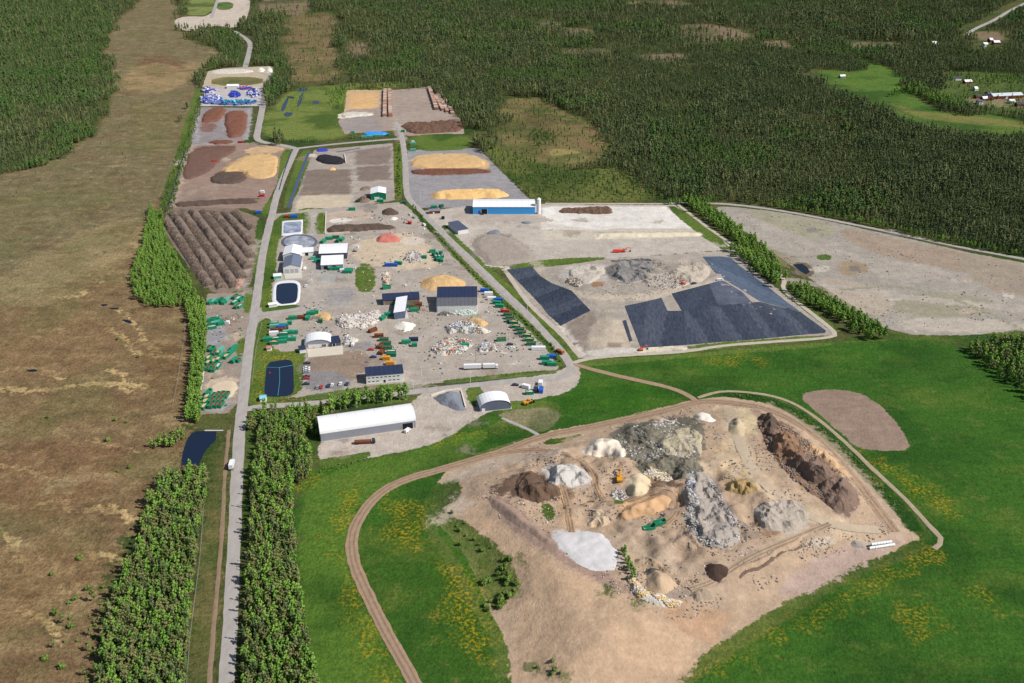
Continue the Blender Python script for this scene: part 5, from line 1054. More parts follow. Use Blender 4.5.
for key,load,body,closed in [('rust',RUST,GRN,0),('wood',CHIP2,GRN,0),('pale',PALE,GRN,0),('empty',None,GRN,0),('green',None,GRN,1),('dark',None,DGN,1),('teal',None,TEA,1),('white',None,WPAINT,1),('blue',None,BLUEP,1),('navy',None,NAVYR,1),('rusty',RUST,RUST,0),('red',mat('redload',S(190,120,110),.9,.3,1),REDP,0),('machine',None,YEL,1)]:
    PR[key]=skip_proto(load,body,closed)
protos(None); USED=set()
DESC={'rust':'green open skip with rusty load','wood':'green open skip with pale wood load','pale':'green open skip with whitish load','empty':'empty green open skip','green':'closed green container','dark':'dark green closed container','teal':'teal closed container','white':'white container','blue':'blue container','navy':'navy roofed container','rusty':'rusty brown skip','red':'red skip with pinkish load','machine':'yellow container'}
def skips(where,items,rot,group):
    for it in items:
        k,px,py=it[:3]; r=it[3] if len(it)>3 else rot; sc=it[4] if len(it)>4 else 1
        root=PR[k] if k not in USED else copy_tree(PR[k])
        USED.add(k); root.location=at(px,py); root.rotation_euler[2]=R(r+random.uniform(-3,3)); root.scale=(sc*1.12,1.12,1.1); root['category']='container' if k in('green','dark','teal','white','blue','navy','machine') else 'skip'
        root['group']=group; root.name=('container' if root['category']=='container' else 'skip'); named(root,DESC[k]+' '+where,px)
a8=lambda l:[(k,190+x/8.533,270+y/8.533,*r) for k,x,y,*r in l]
skips('in the north row of the west yard',a8([('green',172,285),('teal',203,280),('green',232,280),('dark',262,270),('green',290,285),('teal',316,268)]),82,'containers in the north row of the west yard')
skips('among narrow pairs at the northeast of the west yard',a8([('pale',383,285),('rust',405,322),('pale',412,255),('empty',437,262),('pale',428,318),('rust',386,240)]),72,'skips at the northeast corner of the west yard')
skips('in the jumbled group at the west yard middle',a8([('green',185,438),('green',215,430),('rust',190,472),('teal',222,465),('pale',190,500),('green',245,450),('green',275,465),('white',320,462,0,.5)]),20,'skips in the jumbled group of the west yard')
b8=lambda l:[(k,190+x/8.533,330+y/8.533,*r) for k,x,y,*r in l]
skips('in the dense rows at the west yard',b8([('rust',160,170),('wood',158,250),('wood',156,290),('rust',158,335),('empty',192,175),('rust',210,205),('wood',207,275),('rust',203,315),('wood',243,200),('wood',243,260),('pale',240,320),('rust',205,345)]),84,'skips in the dense rows of the west yard')
skips('east of the dense rows of the west yard',b8([('teal',262,182),('green',280,235),('wood',312,235),('green',350,200),('green',375,165),('green',380,270),('rust',415,272,60,.5)]),70,'containers east of the dense rows')
skips('in the southern rows of the west yard',b8([('empty',160,545),('wood',145,583),('wood',133,620),('wood',120,665),('wood',78,668),('rust',198,578),('rust',190,615),('rust',184,655),('rust',235,570),('rust',238,608),('rust',228,650),('rust',275,565),('rust',270,605),('rust',264,648),('rust',313,568)]),80,'skips in the southern rows of the west yard')
c6=lambda l:[(k,240+x/6.827,300+y/6.827,*r) for k,x,y,*r in l]
skips('in the rows beside the main road verge',c6([('teal',235,188),('green',300,183),('blue',285,196,5,.9),('pale',235,168),('green',340,165,5,.5),('rusty',240,214),('rusty',300,210),('white',232,236),('pale',300,240),('teal',325,228),('green',366,230),('green',190,278),('pale',250,274),('green',300,272),('wood',235,300),('green',290,292),('green',352,276),('pale',330,268)]),8,'containers in rows beside the main road verge')
skips('in the line above the verge container rows',c6([('green',362,130),('rusty',415,127),('green',463,132,80,.8),('green',483,100),('green',507,92),('dark',550,152,5,.5)]),4,'containers in the line above the verge rows')
d6=lambda l:[(k,360+x/6.827,280+y/6.827,*r) for k,x,y,*r in l]
skips('in the column between parking lot and main yard',d6([('rusty',88,352,40),('rusty',130,390),('rust',165,415),('rust',182,440),('rust',188,472),('dark',215,520),('machine',180,543,0,.8),('machine',208,578,0,.9),('pale',215,500),('rusty',150,500,80),('rusty',140,460,80)]),2,'skips between the parking lot and the main yard')
skips('around the white loading shed',d6([('green',230,160,80),('green',196,243),('green',155,268,60,.8),('green',372,213),('rust',352,185),('rusty',395,175),('rusty',380,198),('green',182,60,20)]),5,'containers around the loading shed')
skips('standing alone in the main yard',d6([('green',315,432),('green',372,452,0,.6),('navy',367,415),('green',715,456),('rust',965,415,10),('rusty',700,440)]),3,'lone containers in the main yard')
e4=lambda l:[(k,480+x/4.876,240+y/4.876,*r) for k,x,y,*r in l]
skips('in the long line beside the diagonal road',e4([('blue',22,252),('white',42,268),('white',58,292),('blue',90,298),('green',82,312,-10),('green',95,328,-8),('red',122,352),('rust',135,370),('rust',145,385),('rust',150,400,-6),('wood',165,408),('wood',175,428),('rust',195,442),('rust',203,458),('wood',228,472),('wood',240,492),('rust',250,512,-5),('white',285,535,0,1.5),('green',315,582),('green',325,606),('green',350,612),('blue',348,575)]),-4,'skips in the line beside the diagonal road')
f6=lambda l:[(k,300+x/6.827,190+y/6.827,*r) for k,x,y,*r in l]
skips('around the white process halls',f6([('green',160,358,70),('green',198,338),('dark',245,330),('green',288,345,80),('dark',262,352,75),('green',125,490,20),('teal',98,472),('green',228,545),('green',262,545),('white',292,558,0,.7),('green',312,560,85),('green',330,560,85),('green',348,560,85)]),4,'containers around the process halls')
skips('scattered in the middle yard',f6([('blue',605,520),('blue',640,520),('green',672,507,-10),('green',592,672,10),('green',850,466,0,.6),('green',905,425,15,.8),('red',750,230,0,.5),('green',355,138),('green',548,82),('dark',710,92,0,.6)]),0,'containers scattered in the middle yard')
skips('in the small bin cluster right of the rubble heap',f6([('dark',915,448,-40,.5),('pale',928,462,-40,.5),('green',945,485,0,.5),('pale',942,440,-40,.4),('dark',960,438,-40,.4),('pale',950,462,-40,.5),('dark',932,480,-40,.5),('green',968,490,0,.4),('pale',972,460,0,.4),('green',958,476,0,.5)]),0,'bins in the cluster right of the rubble heap')
skips('beside the cabin at the diagonal road',[('green',434,208,5,.9),('dark',441.5,207,40,.6),('navy',443,219,80,.4)],5,'containers beside the roadside cabin')
skips('under the blue tarps at the north yard',[('teal',353,133,0,.7),('teal',364,138),('teal',370,137.6),('teal',377,136.6),('green',403,132,0,.7),('teal',413,144.5),('teal',413,151),('white',413,143,0,.5),('green',388,136,0,.6)],4,'containers at the north yard entrance')
skips('by the loop track',[('empty',648.5,530.2,22),('empty',659.5,524.5,22)],22,'empty green skips on the quarry hill')
skips('in the small lot behind the short arched tent',[('white',526,388,-30,.8),('navy',535.5,391.5,80,.8),('white',540.5,384.5,80,.7),('blue',541,391.5,85,.9),('pale',529.5,394,10,.8)],0,'containers in the lot behind the arched tent')
skips('among waste at the road junction of the compost yard',[('red',262,196.5,10,.8),('white',262.5,193,0,.6),('blue',258.5,213.5,10,.8),('red',240.5,143,0,.8),('blue',294,217.5,5),('red',287,217.3,0,.5),('red',214.5,162,30,.7)],0,'containers near the compost yard junctions')
BT=mat('blue_tarp',S(60,150,226),.5,.2,.5,bump=.4)
heap('blue_tarp','blue tarp stretched over stored goods at the north yard','tarp',[(363,135),(366,132.5),(378,132),(387,132.5),(387,135),(376,135.5)],2.2,BT,slope=1.5)
heap('blue_tarp','blue tarp bundle beside the west compost bays','tarp',[(316,150.5),(320,148.5),(328,149),(328,151.5),(319,152)],1.5,mat('tarp2',S(60,70,170),.5,.2,.5),slope=1.2)

# ------------------------------------------------------------ cars
def wheel(parent,x,y,r=.33,w_=.22):
    mb=MB(); mb.cyl((x,y-w_/2,r),(x,y+w_/2,r),r,n=12); return obj('wheel',mb.me('wheel',TYRE),parent)
def car_proto(m,van=False):
    t=thing('parked_car','','car'); hw=.88
    body=[(-2.2,.35),(2.2,.35),(2.25,.75),(1.9,.95),(1.1,1.02),(-1.7,1.05),(-2.2,.95)] if not van else [(-2.5,.35),(2.4,.35),(2.45,1.0),(1.9,1.2),(1.5,2.0),(-2.45,2.1)]
    mb=MB(); mb.extr(body,-hw,hw); obj('body',mb.me('body',m),t)
    if not van:
        mb=MB(); mb.extr([(1.15,1.0),(.45,1.42),(-1.1,1.45),(-1.75,1.03)],-hw+.08,hw-.08); g=obj('window_band',mb.me('window_band',GLASS),t)
        mb=MB(); mb.box(-1.1,.42,-hw+.12,hw-.12,1.44,1.5); obj('roof_panel',mb.me('roof_panel',m),t)
    else:
        mb=MB(); mb.poly([(1.93,-.75,1.22),(1.93,.75,1.22),(1.54,.72,1.95),(1.54,-.72,1.95)]); obj('windscreen',mb.me('windscreen',GLASS),t)
        mb=MB(); mb.box(.6,1.4,-hw-.01,-hw+.02,1.25,1.8); mb.box(.6,1.4,hw-.02,hw+.01,1.25,1.8); obj('side_window',mb.me('side_window',GLASS),t)
    for x in (-1.35,1.35):
        for y in (-.8,.8): wheel(t,x,y)
    for y in (-.6,.6): mb=MB(); mb.box(2.2,2.29,y-.15,y+.15,.65,.8); obj('headlight',mb.me('headlight',STEEL),t)
    return t
CP={'dark':DPAINT,'white':WPAINT,'red':REDP,'silver':SILV,'blue':mat('car_blue',S(40,60,110),.3,.05,1,spec=.5)}
CPR={k:car_proto(m) for k,m in CP.items()}; CPR['van']=car_proto(WPAINT,True); protos(None); USED2=set()
def cars(where,items,group):
    for k,px,py,r in items:
        root=CPR[k] if k not in USED2 else copy_tree(CPR[k]); USED2.add(k); root.location=at(px,py)+Vector((0,0,.03)); root.rotation_euler[2]=R(r); root['group']=group; root.scale=(1.08,)*3
        named(root,('white van' if k=='van' else k+' car')+' '+where,px)
cars('in the west column of the parking lot',[(k,240+x/6.827,300+y/6.827,r) for k,x,y,r in [('dark',460,436,4),('white',456,468,4),('white',456,482,4),('silver',455,497,4),('red',455,540,4),('dark',456,527,4),('dark',453,577,4)]],'cars in the west column of the parking lot')
cars('in the front row of the parking lot',[(k,240+x/6.827,300+y/6.827,r) for k,x,y,r in [('silver',530,600,88),('red',555,598,88),('dark',605,590,88),('white',630,585,88),('white',686,577,88),('blue',732,578,88)]],'cars in the front row of the parking lot')
cars('near the back of the parking lot',[('van',353,345.5,85),('red',371,350.3,3),('blue',373.5,357.6,3)],'vehicles at the back of the parking lot')
cars('in the lot behind the short arched tent',[('dark',515.3,385.6,-4)],'vehicles behind the arched tent')
cars('at the doorway of the long tent hall',[('van',407.5,431.5,60)],'vehicles at the long tent hall')
cars('on the diagonal road verge',[('van',424,225.5,120),('white',410,215,120),('silver',414,218,120)],'vehicles along the yard side of the diagonal road')
cars('beside the workshop hall',[('white',305.8,286.5,85),('van',305,269.5,80),('silver',306.5,253,80)],'vehicles beside the workshop hall')
cars('among scrap in the main yard',[('white',512,348.5,20),('dark',510,345,10)],'vehicles among scrap in the main yard')
cars('at the rim of the landfill basin',[('van',720,281,0),('dark',694,284,30)],'vehicles on the landfill')

def truck(label,px,py,rz,boxm,boxL=7.5,trailer=False,name='truck',cabm=WPAINT,low=False):
    t=thing(name,label,'truck',at(px,py)+Vector((0,0,.05)),R(rz))
    mb=MB(); mb.extr([(boxL/2+.4,.6),(boxL/2+2.6,.6),(boxL/2+2.65,1.6),(boxL/2+2.3,3.0),(boxL/2+.5,3.2)],-1.2,1.2); c=obj('cab',mb.me('cab',cabm),t)
    mb=MB(); mb.poly([(boxL/2+2.67,-1.05,1.7),(boxL/2+2.67,1.05,1.7),(boxL/2+2.34,1.0,2.85),(boxL/2+2.34,-1.0,2.85)]); obj('windscreen',mb.me('windscreen',GLASS),c)
    mb=MB(); mb.box(-boxL/2,boxL/2,-1.25,1.25,1.1,3.9 if not low else 2.2); obj('cargo_box',mb.me('cargo_box',boxm),t)
    mb=MB(); mb.box(-boxL/2-.1,boxL/2+2.3,-.5,.5,.6,1.08); obj('chassis',mb.me('chassis',DPAINT),t)
    for x in (-boxL/2+.9,-boxL/2+2.1,boxL/2+1.6):
        for y in (-1.05,1.05): wheel(t,x,y,.5,.3)
    if trailer:
        x0=-boxL/2-1.4; L2=12.5
        mb=MB(); mb.box(x0-L2,x0,-1.25,1.25,1.1,3.9); tr=obj('trailer',mb.me('trailer',boxm),t)
        mb=MB(); mb.box(x0-.02,x0+1.4,-.12,.12,.7,.9); obj('drawbar',mb.me('drawbar',DPAINT),tr)
        mb=MB(); mb.box(x0-L2+.4,x0-.4,-.5,.5,.65,1.08); obj('chassis',mb.me('chassis',DPAINT),tr)
        for x in (x0-L2+1,x0-L2+2.3,x0-1.6):
            for y in (-1.05,1.05): wheel(tr,x,y,.5,.3)
    return t
truck('white truck with long white trailer parked along the yard edge','489','0',0,WPAINT) if False else truck('white truck with long white trailer parked along the yard edge',489,368.6,3.5,WPAINT,8.5,True)
truck('white truck driving on the main road beside the dark pond',231.8,468,95,WPAINT,6)
truck('rusty skip truck standing in front of the long tent hall',363,443.5,5,RUST,10.5,False,'truck',DPAINT,True)
truck('dark tipper lorry on the diagonal road near the junction',559,352.5,-50,RUST,4.5,False,'truck',mat('tip_or',S(200,120,60),.5),True)
truck('grey white lorry with crane bed beside the process halls',356,251,80,STEEL,6,False,'truck',WPAINT,True)
# ------------------------------------------------------------ diggers and loaders
def digger(label,px,py,rz,m,boom=(.8,),name='excavator',sc=1.0):
    t=thing(name,label,'excavator',at(px,py)+Vector((0,0,.03)),R(rz)); t.scale=(sc,)*3
    for y in (-1.15,1.15): mb=MB(); mb.extr([(-1.9,.2),(-1.6,0),(1.6,0),(1.9,.2),(1.9,.7),(1.6,.9),(-1.6,.9),(-1.9,.7)],y-.3,y+.3); obj('track',mb.me('track',TYRE),t)
    mb=MB(); mb.extr([(-2.3,1.0),(1.3,1.0),(1.3,1.9),(-1.0,2.1),(-2.3,1.9)],-1.3,1.3); obj('house',mb.me('house',m),t)
    mb=MB(); mb.extr([(.1,1.9),(1.5,1.9),(1.3,3.0),(.1,3.1)],.2,1.2); c=obj('cab',mb.me('cab',m),t)
    mb=MB(); mb.box(.3,1.2,1.19,1.24,2.1,2.9); mb.poly([(1.5,.3,2.0),(1.5,1.1,2.0),(1.34,1.1,2.9),(1.34,.3,2.9)]); obj('cab_glass',mb.me('cab_glass',GLASS),c)
    mb=MB(); mb.cyl((1.2,-.3,1.8),(4.2,-.3,4.8),.34,.28,6); mb.cyl((4.2,-.3,4.8),(6.2,-.3,4.2),.28,.24,6); obj('boom',mb.me('boom',m),t)
    mb=MB(); mb.cyl((6.2,-.3,4.3),(6.9,-.3,1.4),.24,.18,6); obj('stick',mb.me('stick',m),t)
    mb=MB(); mb.extr([(6.4,1.4),(7.3,1.4),(7.4,.5),(6.7,.1),(6.0,.5)],-.9,.3); obj('bucket',mb.me('bucket',TYRE),t)
    return t
def loader(label,px,py,rz,m,sc=1.0):
    t=thing('wheel_loader',label,'loader',at(px,py)+Vector((0,0,.03)),R(rz)); t.scale=(sc,)*3
    mb=MB(); mb.extr([(-3.2,.8),(-.3,.8),(-.3,2.0),(-2.8,1.9),(-3.2,1.6)],-1.1,1.1); obj('engine_cover',mb.me('engine_cover',m),t)
    mb=MB(); mb.extr([(-.4,1.2),(1.0,1.2),(.9,3.1),(-.4,3.1)],-.8,.8); c=obj('cab',mb.me('cab',m),t); mb=MB(); mb.box(-.2,.8,-.83,.83,1.9,2.9); obj('cab_glass',mb.me('cab_glass',GLASS),c)
    mb=MB(); mb.extr([(.8,.9),(2.1,.9),(2.1,1.5),(.8,1.6)],-.7,.7); obj('front_frame',mb.me('front_frame',m),t)
    mb=MB(); [mb.cyl((1.5,y,1.6),(3.6,y,.7),.16,n=6) for y in (-.5,.5)]; obj('lift_arm',mb.me('lift_arm',m),t)
    mb=MB(); mb.extr([(3.3,.1),(4.6,.1),(3.9,.5),(3.6,1.4),(3.3,1.3)],-1.5,1.5); obj('bucket',mb.me('bucket',TYRE),t)
    for x in (-2.0,1.6):
        for y in (-1.1,1.1): wheel(t,x,y,.75,.55)
    return t
loader('yellow wheel loader parked right of the short arched tent',528,403.6,35,YEL,1.15)
loader('orange wheel loader in the scrap strip of the main yard',448,345.4,10,YEL,.9)
loader('blue wheel loader parked at the doorway of the blue hall',480.5,213.6,-60,BLUEP)
digger('orange excavator on the landfill rim beside the dark liner',683,284.8,150,ORG)
digger('long-armed yellow excavator working on top of the quarry hill',619.5,481,85,YEL,sc=1.25)
digger('red crawler machine on the white gravel field',623,252,8,mat('crawl_red',S(226,70,54),.5,.1,1),name='crawler_machine')
t=thing('conveyor_screen','red screening plant standing on the white gravel field','screening plant',at(617,252.4),R(4)); mb=MB(); mb.box(-4,3,-1.2,1.2,.9,2.8,taper=.3); obj('hopper',mb.me('hopper',mat('crawl_red',S(0,0,0))),t); mb=MB(); mb.cyl((3,0,1.8),(9,0,3.2),.35,n=5); obj('conveyor',mb.me('conveyor',mat('crawl_red',S(0,0,0))),t); mb=MB(); mb.box(-3,2,-1.0,1.0,0,.9); obj('track',mb.me('track',TYRE),t)
digger('small orange excavator at the left corner of the liner base',640.8,350.4,20,ORG,sc=.8)
digger('dark green material handler in the parking lot corner of the yard',358,202,20,mat('handler',S(40,70,60),.5,.1,1),sc=1.1,name='material_handler')
digger('red digger beside the diagonal road hedge',409.5,224,160,REDP,sc=.9)

# poles, walls, fences
def pole(label,px,py,h,m=WPAINT):
    t=thing('lamp_post',label,'lamp post',at(px,py)); mb=MB(); mb.cyl((0,0,0),(0,0,h),.16,.1,8); obj('mast',mb.me('mast',m),t); mb=MB(); mb.box(-.9,.9,-.15,.15,h-.1,h+.15); obj('lamp_head',mb.me('lamp_head',m),t); return t
pole('white lamp post beside the entrance road near the gravel heap',470.5,386,11)
pole('white lamp post at the yard entrance',421.7,376,7); pole('lamp post beside the diagonal road north junction',420.3,200,10); pole('grey lamp post in the main yard before the trailer',476,361.6,14,mat('greypole',S(130,126,120),.7,.1,1)); pole('lamp post at the landfill gate beside the diagonal road',527.3,310,9); pole('lamp post near the cream heap left of road crossing',413.6,389,6)
def wall_line(label,pts,h,wd,m,name='low_wall',cat='wall'):
    t=thing(name,label,cat,at(*pts[0])); O=t.location
    for i in range(len(pts)-1):
        a,b=at(*pts[i]),at(*pts[i+1]); n=max(1,int((b-a).length/6)); rot=math.atan2(b.y-a.y,b.x-a.x)
        for k in range(n):
            c=a.lerp(b,(k+.5)/n)-O; mb=MB(); mb.obox((c.x,c.y,c.z+h/2),((b-a).length/n/2-.04,wd/2,h/2),rot); obj('wall_block',mb.me('wall_block',m),t)
PW=mat('pale_block',S(222,214,196),.85,.1,.6)
wall_line('pale low wall framing the dark soil plot',[(326,212),(325,234),(350,232.5)],1.0,.6,PW)
wall_line('white concrete apron edge on the right of the gravel heap',[(461,391),(465.5,407.5)],1.0,.7,PW)
wall_line('white concrete edge above the gravel heap',[(431,396),(445,391),(462,388.8)],.8,.6,PW)
wall_line('pale wall at the end of the walled compost bay',[(344.5,155),(346,163.5)],1.6,.8,PW)
def slab(label,px,m,h=.25,name='concrete_apron',cat='slab'):
    poly=W(px); mb=MB(); mb.v=[(*q,0.0) for q in poly]+[(*q,h) for q in poly]; n=len(poly); mb.c=[(1,1,1)]*2*n
    mb.f=[tuple(range(n,2*n))]+[(i,(i+1)%n,n+(i+1)%n,n+i) for i in range(n)]; o=obj(name,mb.me(name,m)); o['kind']='structure'; return o
slab('',[(308,357.5),(307,349.5),(343,346),(343,354.5)],mat('apron',S(202,192,174),.9,.1,.3))
slab('',[(275,287.5)][:0] or [(285,279),(284,274),(302,273),(302,278.5)],CONC)
def fence(label,pts,h=1.6,step=5):
    l=W(pts); t=thing('wire_fence',label,'fence',(l[0][0],l[0][1],0)); me=None
    d=np.r_[0,np.cumsum(np.hypot(*np.diff(l,axis=0).T))]; n=int(d[-1]/step); ps=[(np.interp(s_,d,l[:,0])-l[0][0],np.interp(s_,d,l[:,1])-l[0][1]) for s_ in np.linspace(0,d[-1],n+1)]
    mb=MB(); mb.box(-.07,.07,-.07,.07,0,h); me=mb.me('post',mat('fencepost',S(150,146,136),.8,.2,1))
    for p in ps: obj('post',me,t,(*p,0))
    mb=MB()
    for z in (.5,1.0,1.5):
        for i in range(n): mb.cyl((*ps[i],z),(*ps[i+1],z),.03,n=3,caps=False)
    obj('wire',mb.me('wire',STEEL),t)
fence('wire fence along the brown path west of the main road',[(206,480),(200,560),(190,640),(186,700)])
fence('wire fence between the entrance road and the main yard',[(446,384.5),(500,379.5),(556,373)])
fence('wire fence along the south edge of the parking lot',[(300,398),(340,394),(366,391)])
fence('wire fence in the verge between the main road and the large pond',[(262,324),(256,350),(252,385)])
fence('thin wire fence at the edge of the scrubby bog',[(186,310),(184,340),(178,380),(172,410)],1.4,9)

# ============================================================ TREES
def leafpts(n,cl,seed,size,up=.3):
    r=np.random.default_rng(seed); P=[]
    for i in range(n):
        c=cl[r.integers(len(cl))]; d=r.normal(size=3); d/=np.linalg.norm(d); rad=r.uniform(.55,1.0)**.6; P.append((np.array(c[:3])+d*np.array(c[3:6])*rad,d))
    V=[];Fc=[]
    for p,d in P:
        nrm=d+r.normal(size=3)*.6; nrm[2]+=up; nrm/=np.linalg.norm(nrm); a=np.cross(nrm,r.normal(size=3)); a/=np.linalg.norm(a); b=np.cross(nrm,a); s_=size*r.uniform(.6,1.25); k=len(V)
        V+=[tuple(p+a*s_),tuple(p+b*s_*.8),tuple(p-a*s_),tuple(p-b*s_*.8)]; Fc.append((k,k+1,k+2,k+3))
    return V,Fc
def core(cl,k=.72,seg=6):
    mb=MB()
    for c in cl:
        n=len(mb.v); cx,cy,cz,rx,ry,rz=c
        mb.v.append((cx,cy,cz-rz*k)); 
        for t_ in (-.5,.5):
            for i in range(seg): a=2*math.pi*i/seg+t_; mb.v.append((cx+rx*k*.87*math.cos(a),cy+ry*k*.87*math.sin(a),cz+rz*k*t_))
        mb.v.append((cx,cy,cz+rz*k))
        for i in range(seg):
            j=(i+1)%seg; mb.f+=[(n,n+1+j,n+1+i),(n+1+i,n+1+j,n+1+seg+j,n+1+seg+i),(n+1+seg+i,n+1+seg+j,n+1+2*seg)]
    return mb.v,mb.f
def crown(kind,seed,n,size):
    r=np.random.default_rng(seed); cl=[]
    if kind=='birch':
        H_=10; cl=[(0,0,5.6,1.25,1.25,3.6)]+[(math.cos(i*2.4+r.uniform(-.5,.5))*w_*.8,math.sin(i*2.4)*w_*.8,z,w_*r.uniform(.6,.95),w_*r.uniform(.6,.95),r.uniform(.7,1.1)) for i,z in enumerate(np.linspace(2.6,9.3,10)+r.uniform(-.4,.4,10)) for w_ in [1.35*max(.35,math.sin(math.pi*min(.97,(z-.6)/9.8))**.7)]]
    elif kind=='pine': H_=12; cl=[(0,0,7.8,1.15,1.15,3.9)]+[(r.uniform(-.6,.6),r.uniform(-.6,.6),r.uniform(5,11),r.uniform(.5,.8),r.uniform(.5,.8),.9) for _ in range(5)]
    elif kind=='spruce': H_=12; cl=[(0,0,1.6+i*1.65,1.5*(1-i/7.2),1.5*(1-i/7.2),1.4) for i in range(7)]
    elif kind=='bush': H_=3; cl=[(0,0,1.2,1.3,1.3,1.2)]+[(r.uniform(-.9,.9),r.uniform(-.9,.9),r.uniform(.8,1.8),.8,.8,.8) for _ in range(3)]
    V,Fc=leafpts(n,cl,seed,size); cv,cf=core(cl if kind!='spruce' else cl[::2]); k=len(V)
    return V+list(cv),Fc+[tuple(i+k for i in f) for f in cf],H_
def trunk(h,r0=.16): mb=MB(); mb.cyl((0,0,0),(0.1,0,h*.5),r0,r0*.7,6,caps=False); mb.cyl((.1,0,h*.5),(0,.1,h*.9),r0*.7,.03,6,caps=False); [mb.cyl((.08,0,h*z),(math.cos(a)*1.2,math.sin(a)*1.2,h*z+1.4),.06,.02,3,caps=False) for z,a in ((.4,0.3),(.5,2.5),(.6,4.3))]; return mb
LBIR=leafmat('leaf_birch',S(140,168,76),S(98,136,56)); LPINE=leafmat('leaf_pine',S(134,138,90),S(86,104,62)); LSPR=leafmat('leaf_spruce',S(102,114,74),S(70,90,56)); LBUSH=leafmat('leaf_bush',S(120,144,66),S(86,116,48)); LOLV=leafmat('leaf_olive',S(136,134,86),S(112,118,68))
LBIRF=leafmat('leaf_birch_far',S(104,128,66),S(80,108,54))
BKB=mat('bark_birch',S(190,184,174),.9,.35,2); BKP=mat('bark_pine',S(120,92,72),.9,.3,2)
def tree_proto(kind,seed,lm,bm,n=170,size=.42):
    V,Fc,H_=crown(kind,seed,n,size); t=thing(kind+'_tree' if kind!='bush' else 'shrub','','tree'); obj('trunk',trunk(H_).me('trunk',bm),t); obj('crown',mesh('crown',V,Fc,lm),t); return t
TP={'birch':[tree_proto('birch',i,LBIR,BKB,270,.33) for i in range(4)],'pine':[tree_proto('pine',10+i,LPINE,BKP) for i in range(2)],'olive':[tree_proto('birch',20+i,LOLV,BKP,120) for i in range(2)],'bush':[tree_proto('bush',30+i,LBUSH,BKP,90,.3) for i in range(3)],'spruce':[tree_proto('spruce',40+i,LSPR,BKP,150) for i in range(2)]}
protos(None); USED3=set()
def put_tree(kind,x,y,z,sc,label,group,cat='tree',px=None):
    pr=random.choice(TP[kind])
    if pr.name in USED3: root=copy_tree(pr)
    else: root=pr; USED3.add(pr.name)
    root.location=(x,y,z-.05); root.rotation_euler[2]=random.uniform(0,6.28); root.scale=(sc*random.uniform(.9,1.1),)*2+(sc*random.uniform(.88,1.15),); root['category']=cat; root['group']=group
    if px is None: root['label']=label
    else: named(root,label,px)
    return root
def infill(px,step,dens=1,world=False,jit=.45,nz=0):
    poly=W(px) if not world else px; lo=poly.min(0);hi=poly.max(0)
    X,Y=np.meshgrid(np.arange(lo[0],hi[0],step),np.arange(lo[1],hi[1],step)); X=X.ravel();Y=Y.ravel()
    X=X+rng.uniform(-jit,jit,X.size)*step;Y=Y+rng.uniform(-jit,jit,Y.size)*step
    k=(sdf(X,Y,poly,1)>0)&(rng.random(X.size)<dens)
    if nz: k&=(fbm(X,Y,nz,3,5)+.5>.42)
    return X[k],Y[k]
STUFF=[]  # x,y,z,scale,type
def stuff(X,Y,types,probs,smin,smax,zs=None):
    n=len(X)
    if n==0: return
    Z=hgt(X,Y)
    T_=rng.choice(types,n,p=np.array(probs)/sum(probs)); s_=rng.uniform(smin,smax,n)
    STUFF.append(np.stack([X,Y,Z,s_,T_],1))
# nearest strips: the largest trees are things of their own
LST=[(166,478),(205,470),(210,480),(205,505),(197,545),(190,632),(186,735),(90,735),(104,640),(122,585),(141,545),(149,502)]
RST=[(257,440),(266,420),(292,420),(303,440),(312,455),(312,480),(292,488),(296,545),(303,612),(328,730),(241,735),(246,600),(251,500)]
for poly,lb,gp in ((LST,'birch in the dense strip between the bog and the main road','birches of the strip between the bog and the main road'),(RST,'birch in the dense strip right of the main road','birches of the strip right of the main road')):
    X,Y=infill(poly,2.35); o=np.argsort(Y); n=150
    for i in o[:n]:
        k='birch' if random.random()<.68 else 'olive'
        put_tree(k,X[i],Y[i],0,random.choice((random.uniform(.45,.8),random.uniform(.7,1.0))) ,('bright green ' if k=='birch' else 'dull olive ')+lb,gp+(' (bright)' if k=='birch' else ' (olive)'))
    stuff(X[o[n:]],Y[o[n:]],[0,1,2,3],[.45,.2,.1,.25],.42,.98)
def row(px,step,wd,kind,label,group,sc=(.7,1.1),dup=1,cat='tree'):
    l=W(px); d=np.r_[0,np.cumsum(np.hypot(*np.diff(l,axis=0).T))]
    for s_ in np.arange(0,d[-1],step):
        for _ in range(dup):
            x=np.interp(s_,d,l[:,0])+random.uniform(-wd,wd); y=np.interp(s_,d,l[:,1])+random.uniform(-wd,wd); z=float(hgt([x],[y])[0]); put_tree(kind,x,y,z,random.uniform(*sc),label,group,cat)
row([(330,412),(345,409),(360,406),(385,402),(404,399)],3.6,1.5,'birch','slender birch in the row behind the long tent hall','birches behind the long tent hall',(1.05,1.5))
row([(325,410),(345,407),(372,402)],6,2,'olive','olive tree in the row behind the long tent hall','olive trees behind the long tent hall',(.8,1.1))
stuff(*[np.concatenate(q) for q in zip(*[infill(p,3.7) for p in ([(680,203),(694,203),(712,212),(742,235),(770,257),(786,280),(776,282),(758,266),(735,243),(705,220)],[(737,250),(750,257),(765,270),(781,285),(775,288),(758,276),(742,262),(725,250)],[(787,291),(800,288),(820,298),(850,315),(880,330),(886,340),(868,341),(850,332),(825,312),(800,303)])])],[0,5],[.75,.25],.7,1.1)
row([(276,141),(300,142.3),(330,141),(357,138.6)],2.6,1.8,'birch','young green tree in the hedge along the north road','young trees of the north road hedge',(.42,.62))
row([(399,148),(399,170),(398.5,195)],4,2,'bush','green shrub on the verge left of the north road','shrubs left of the north road',(.7,1.2),1,'shrub')
row([(413,206),(430,228),(468,268),(500,298.5),(530,326),(552,347),(560,362)],3.2,1.0,'bush','shrub in the hedge along the diagonal road','shrubs of the diagonal road hedge',(.5,.9),1,'shrub')
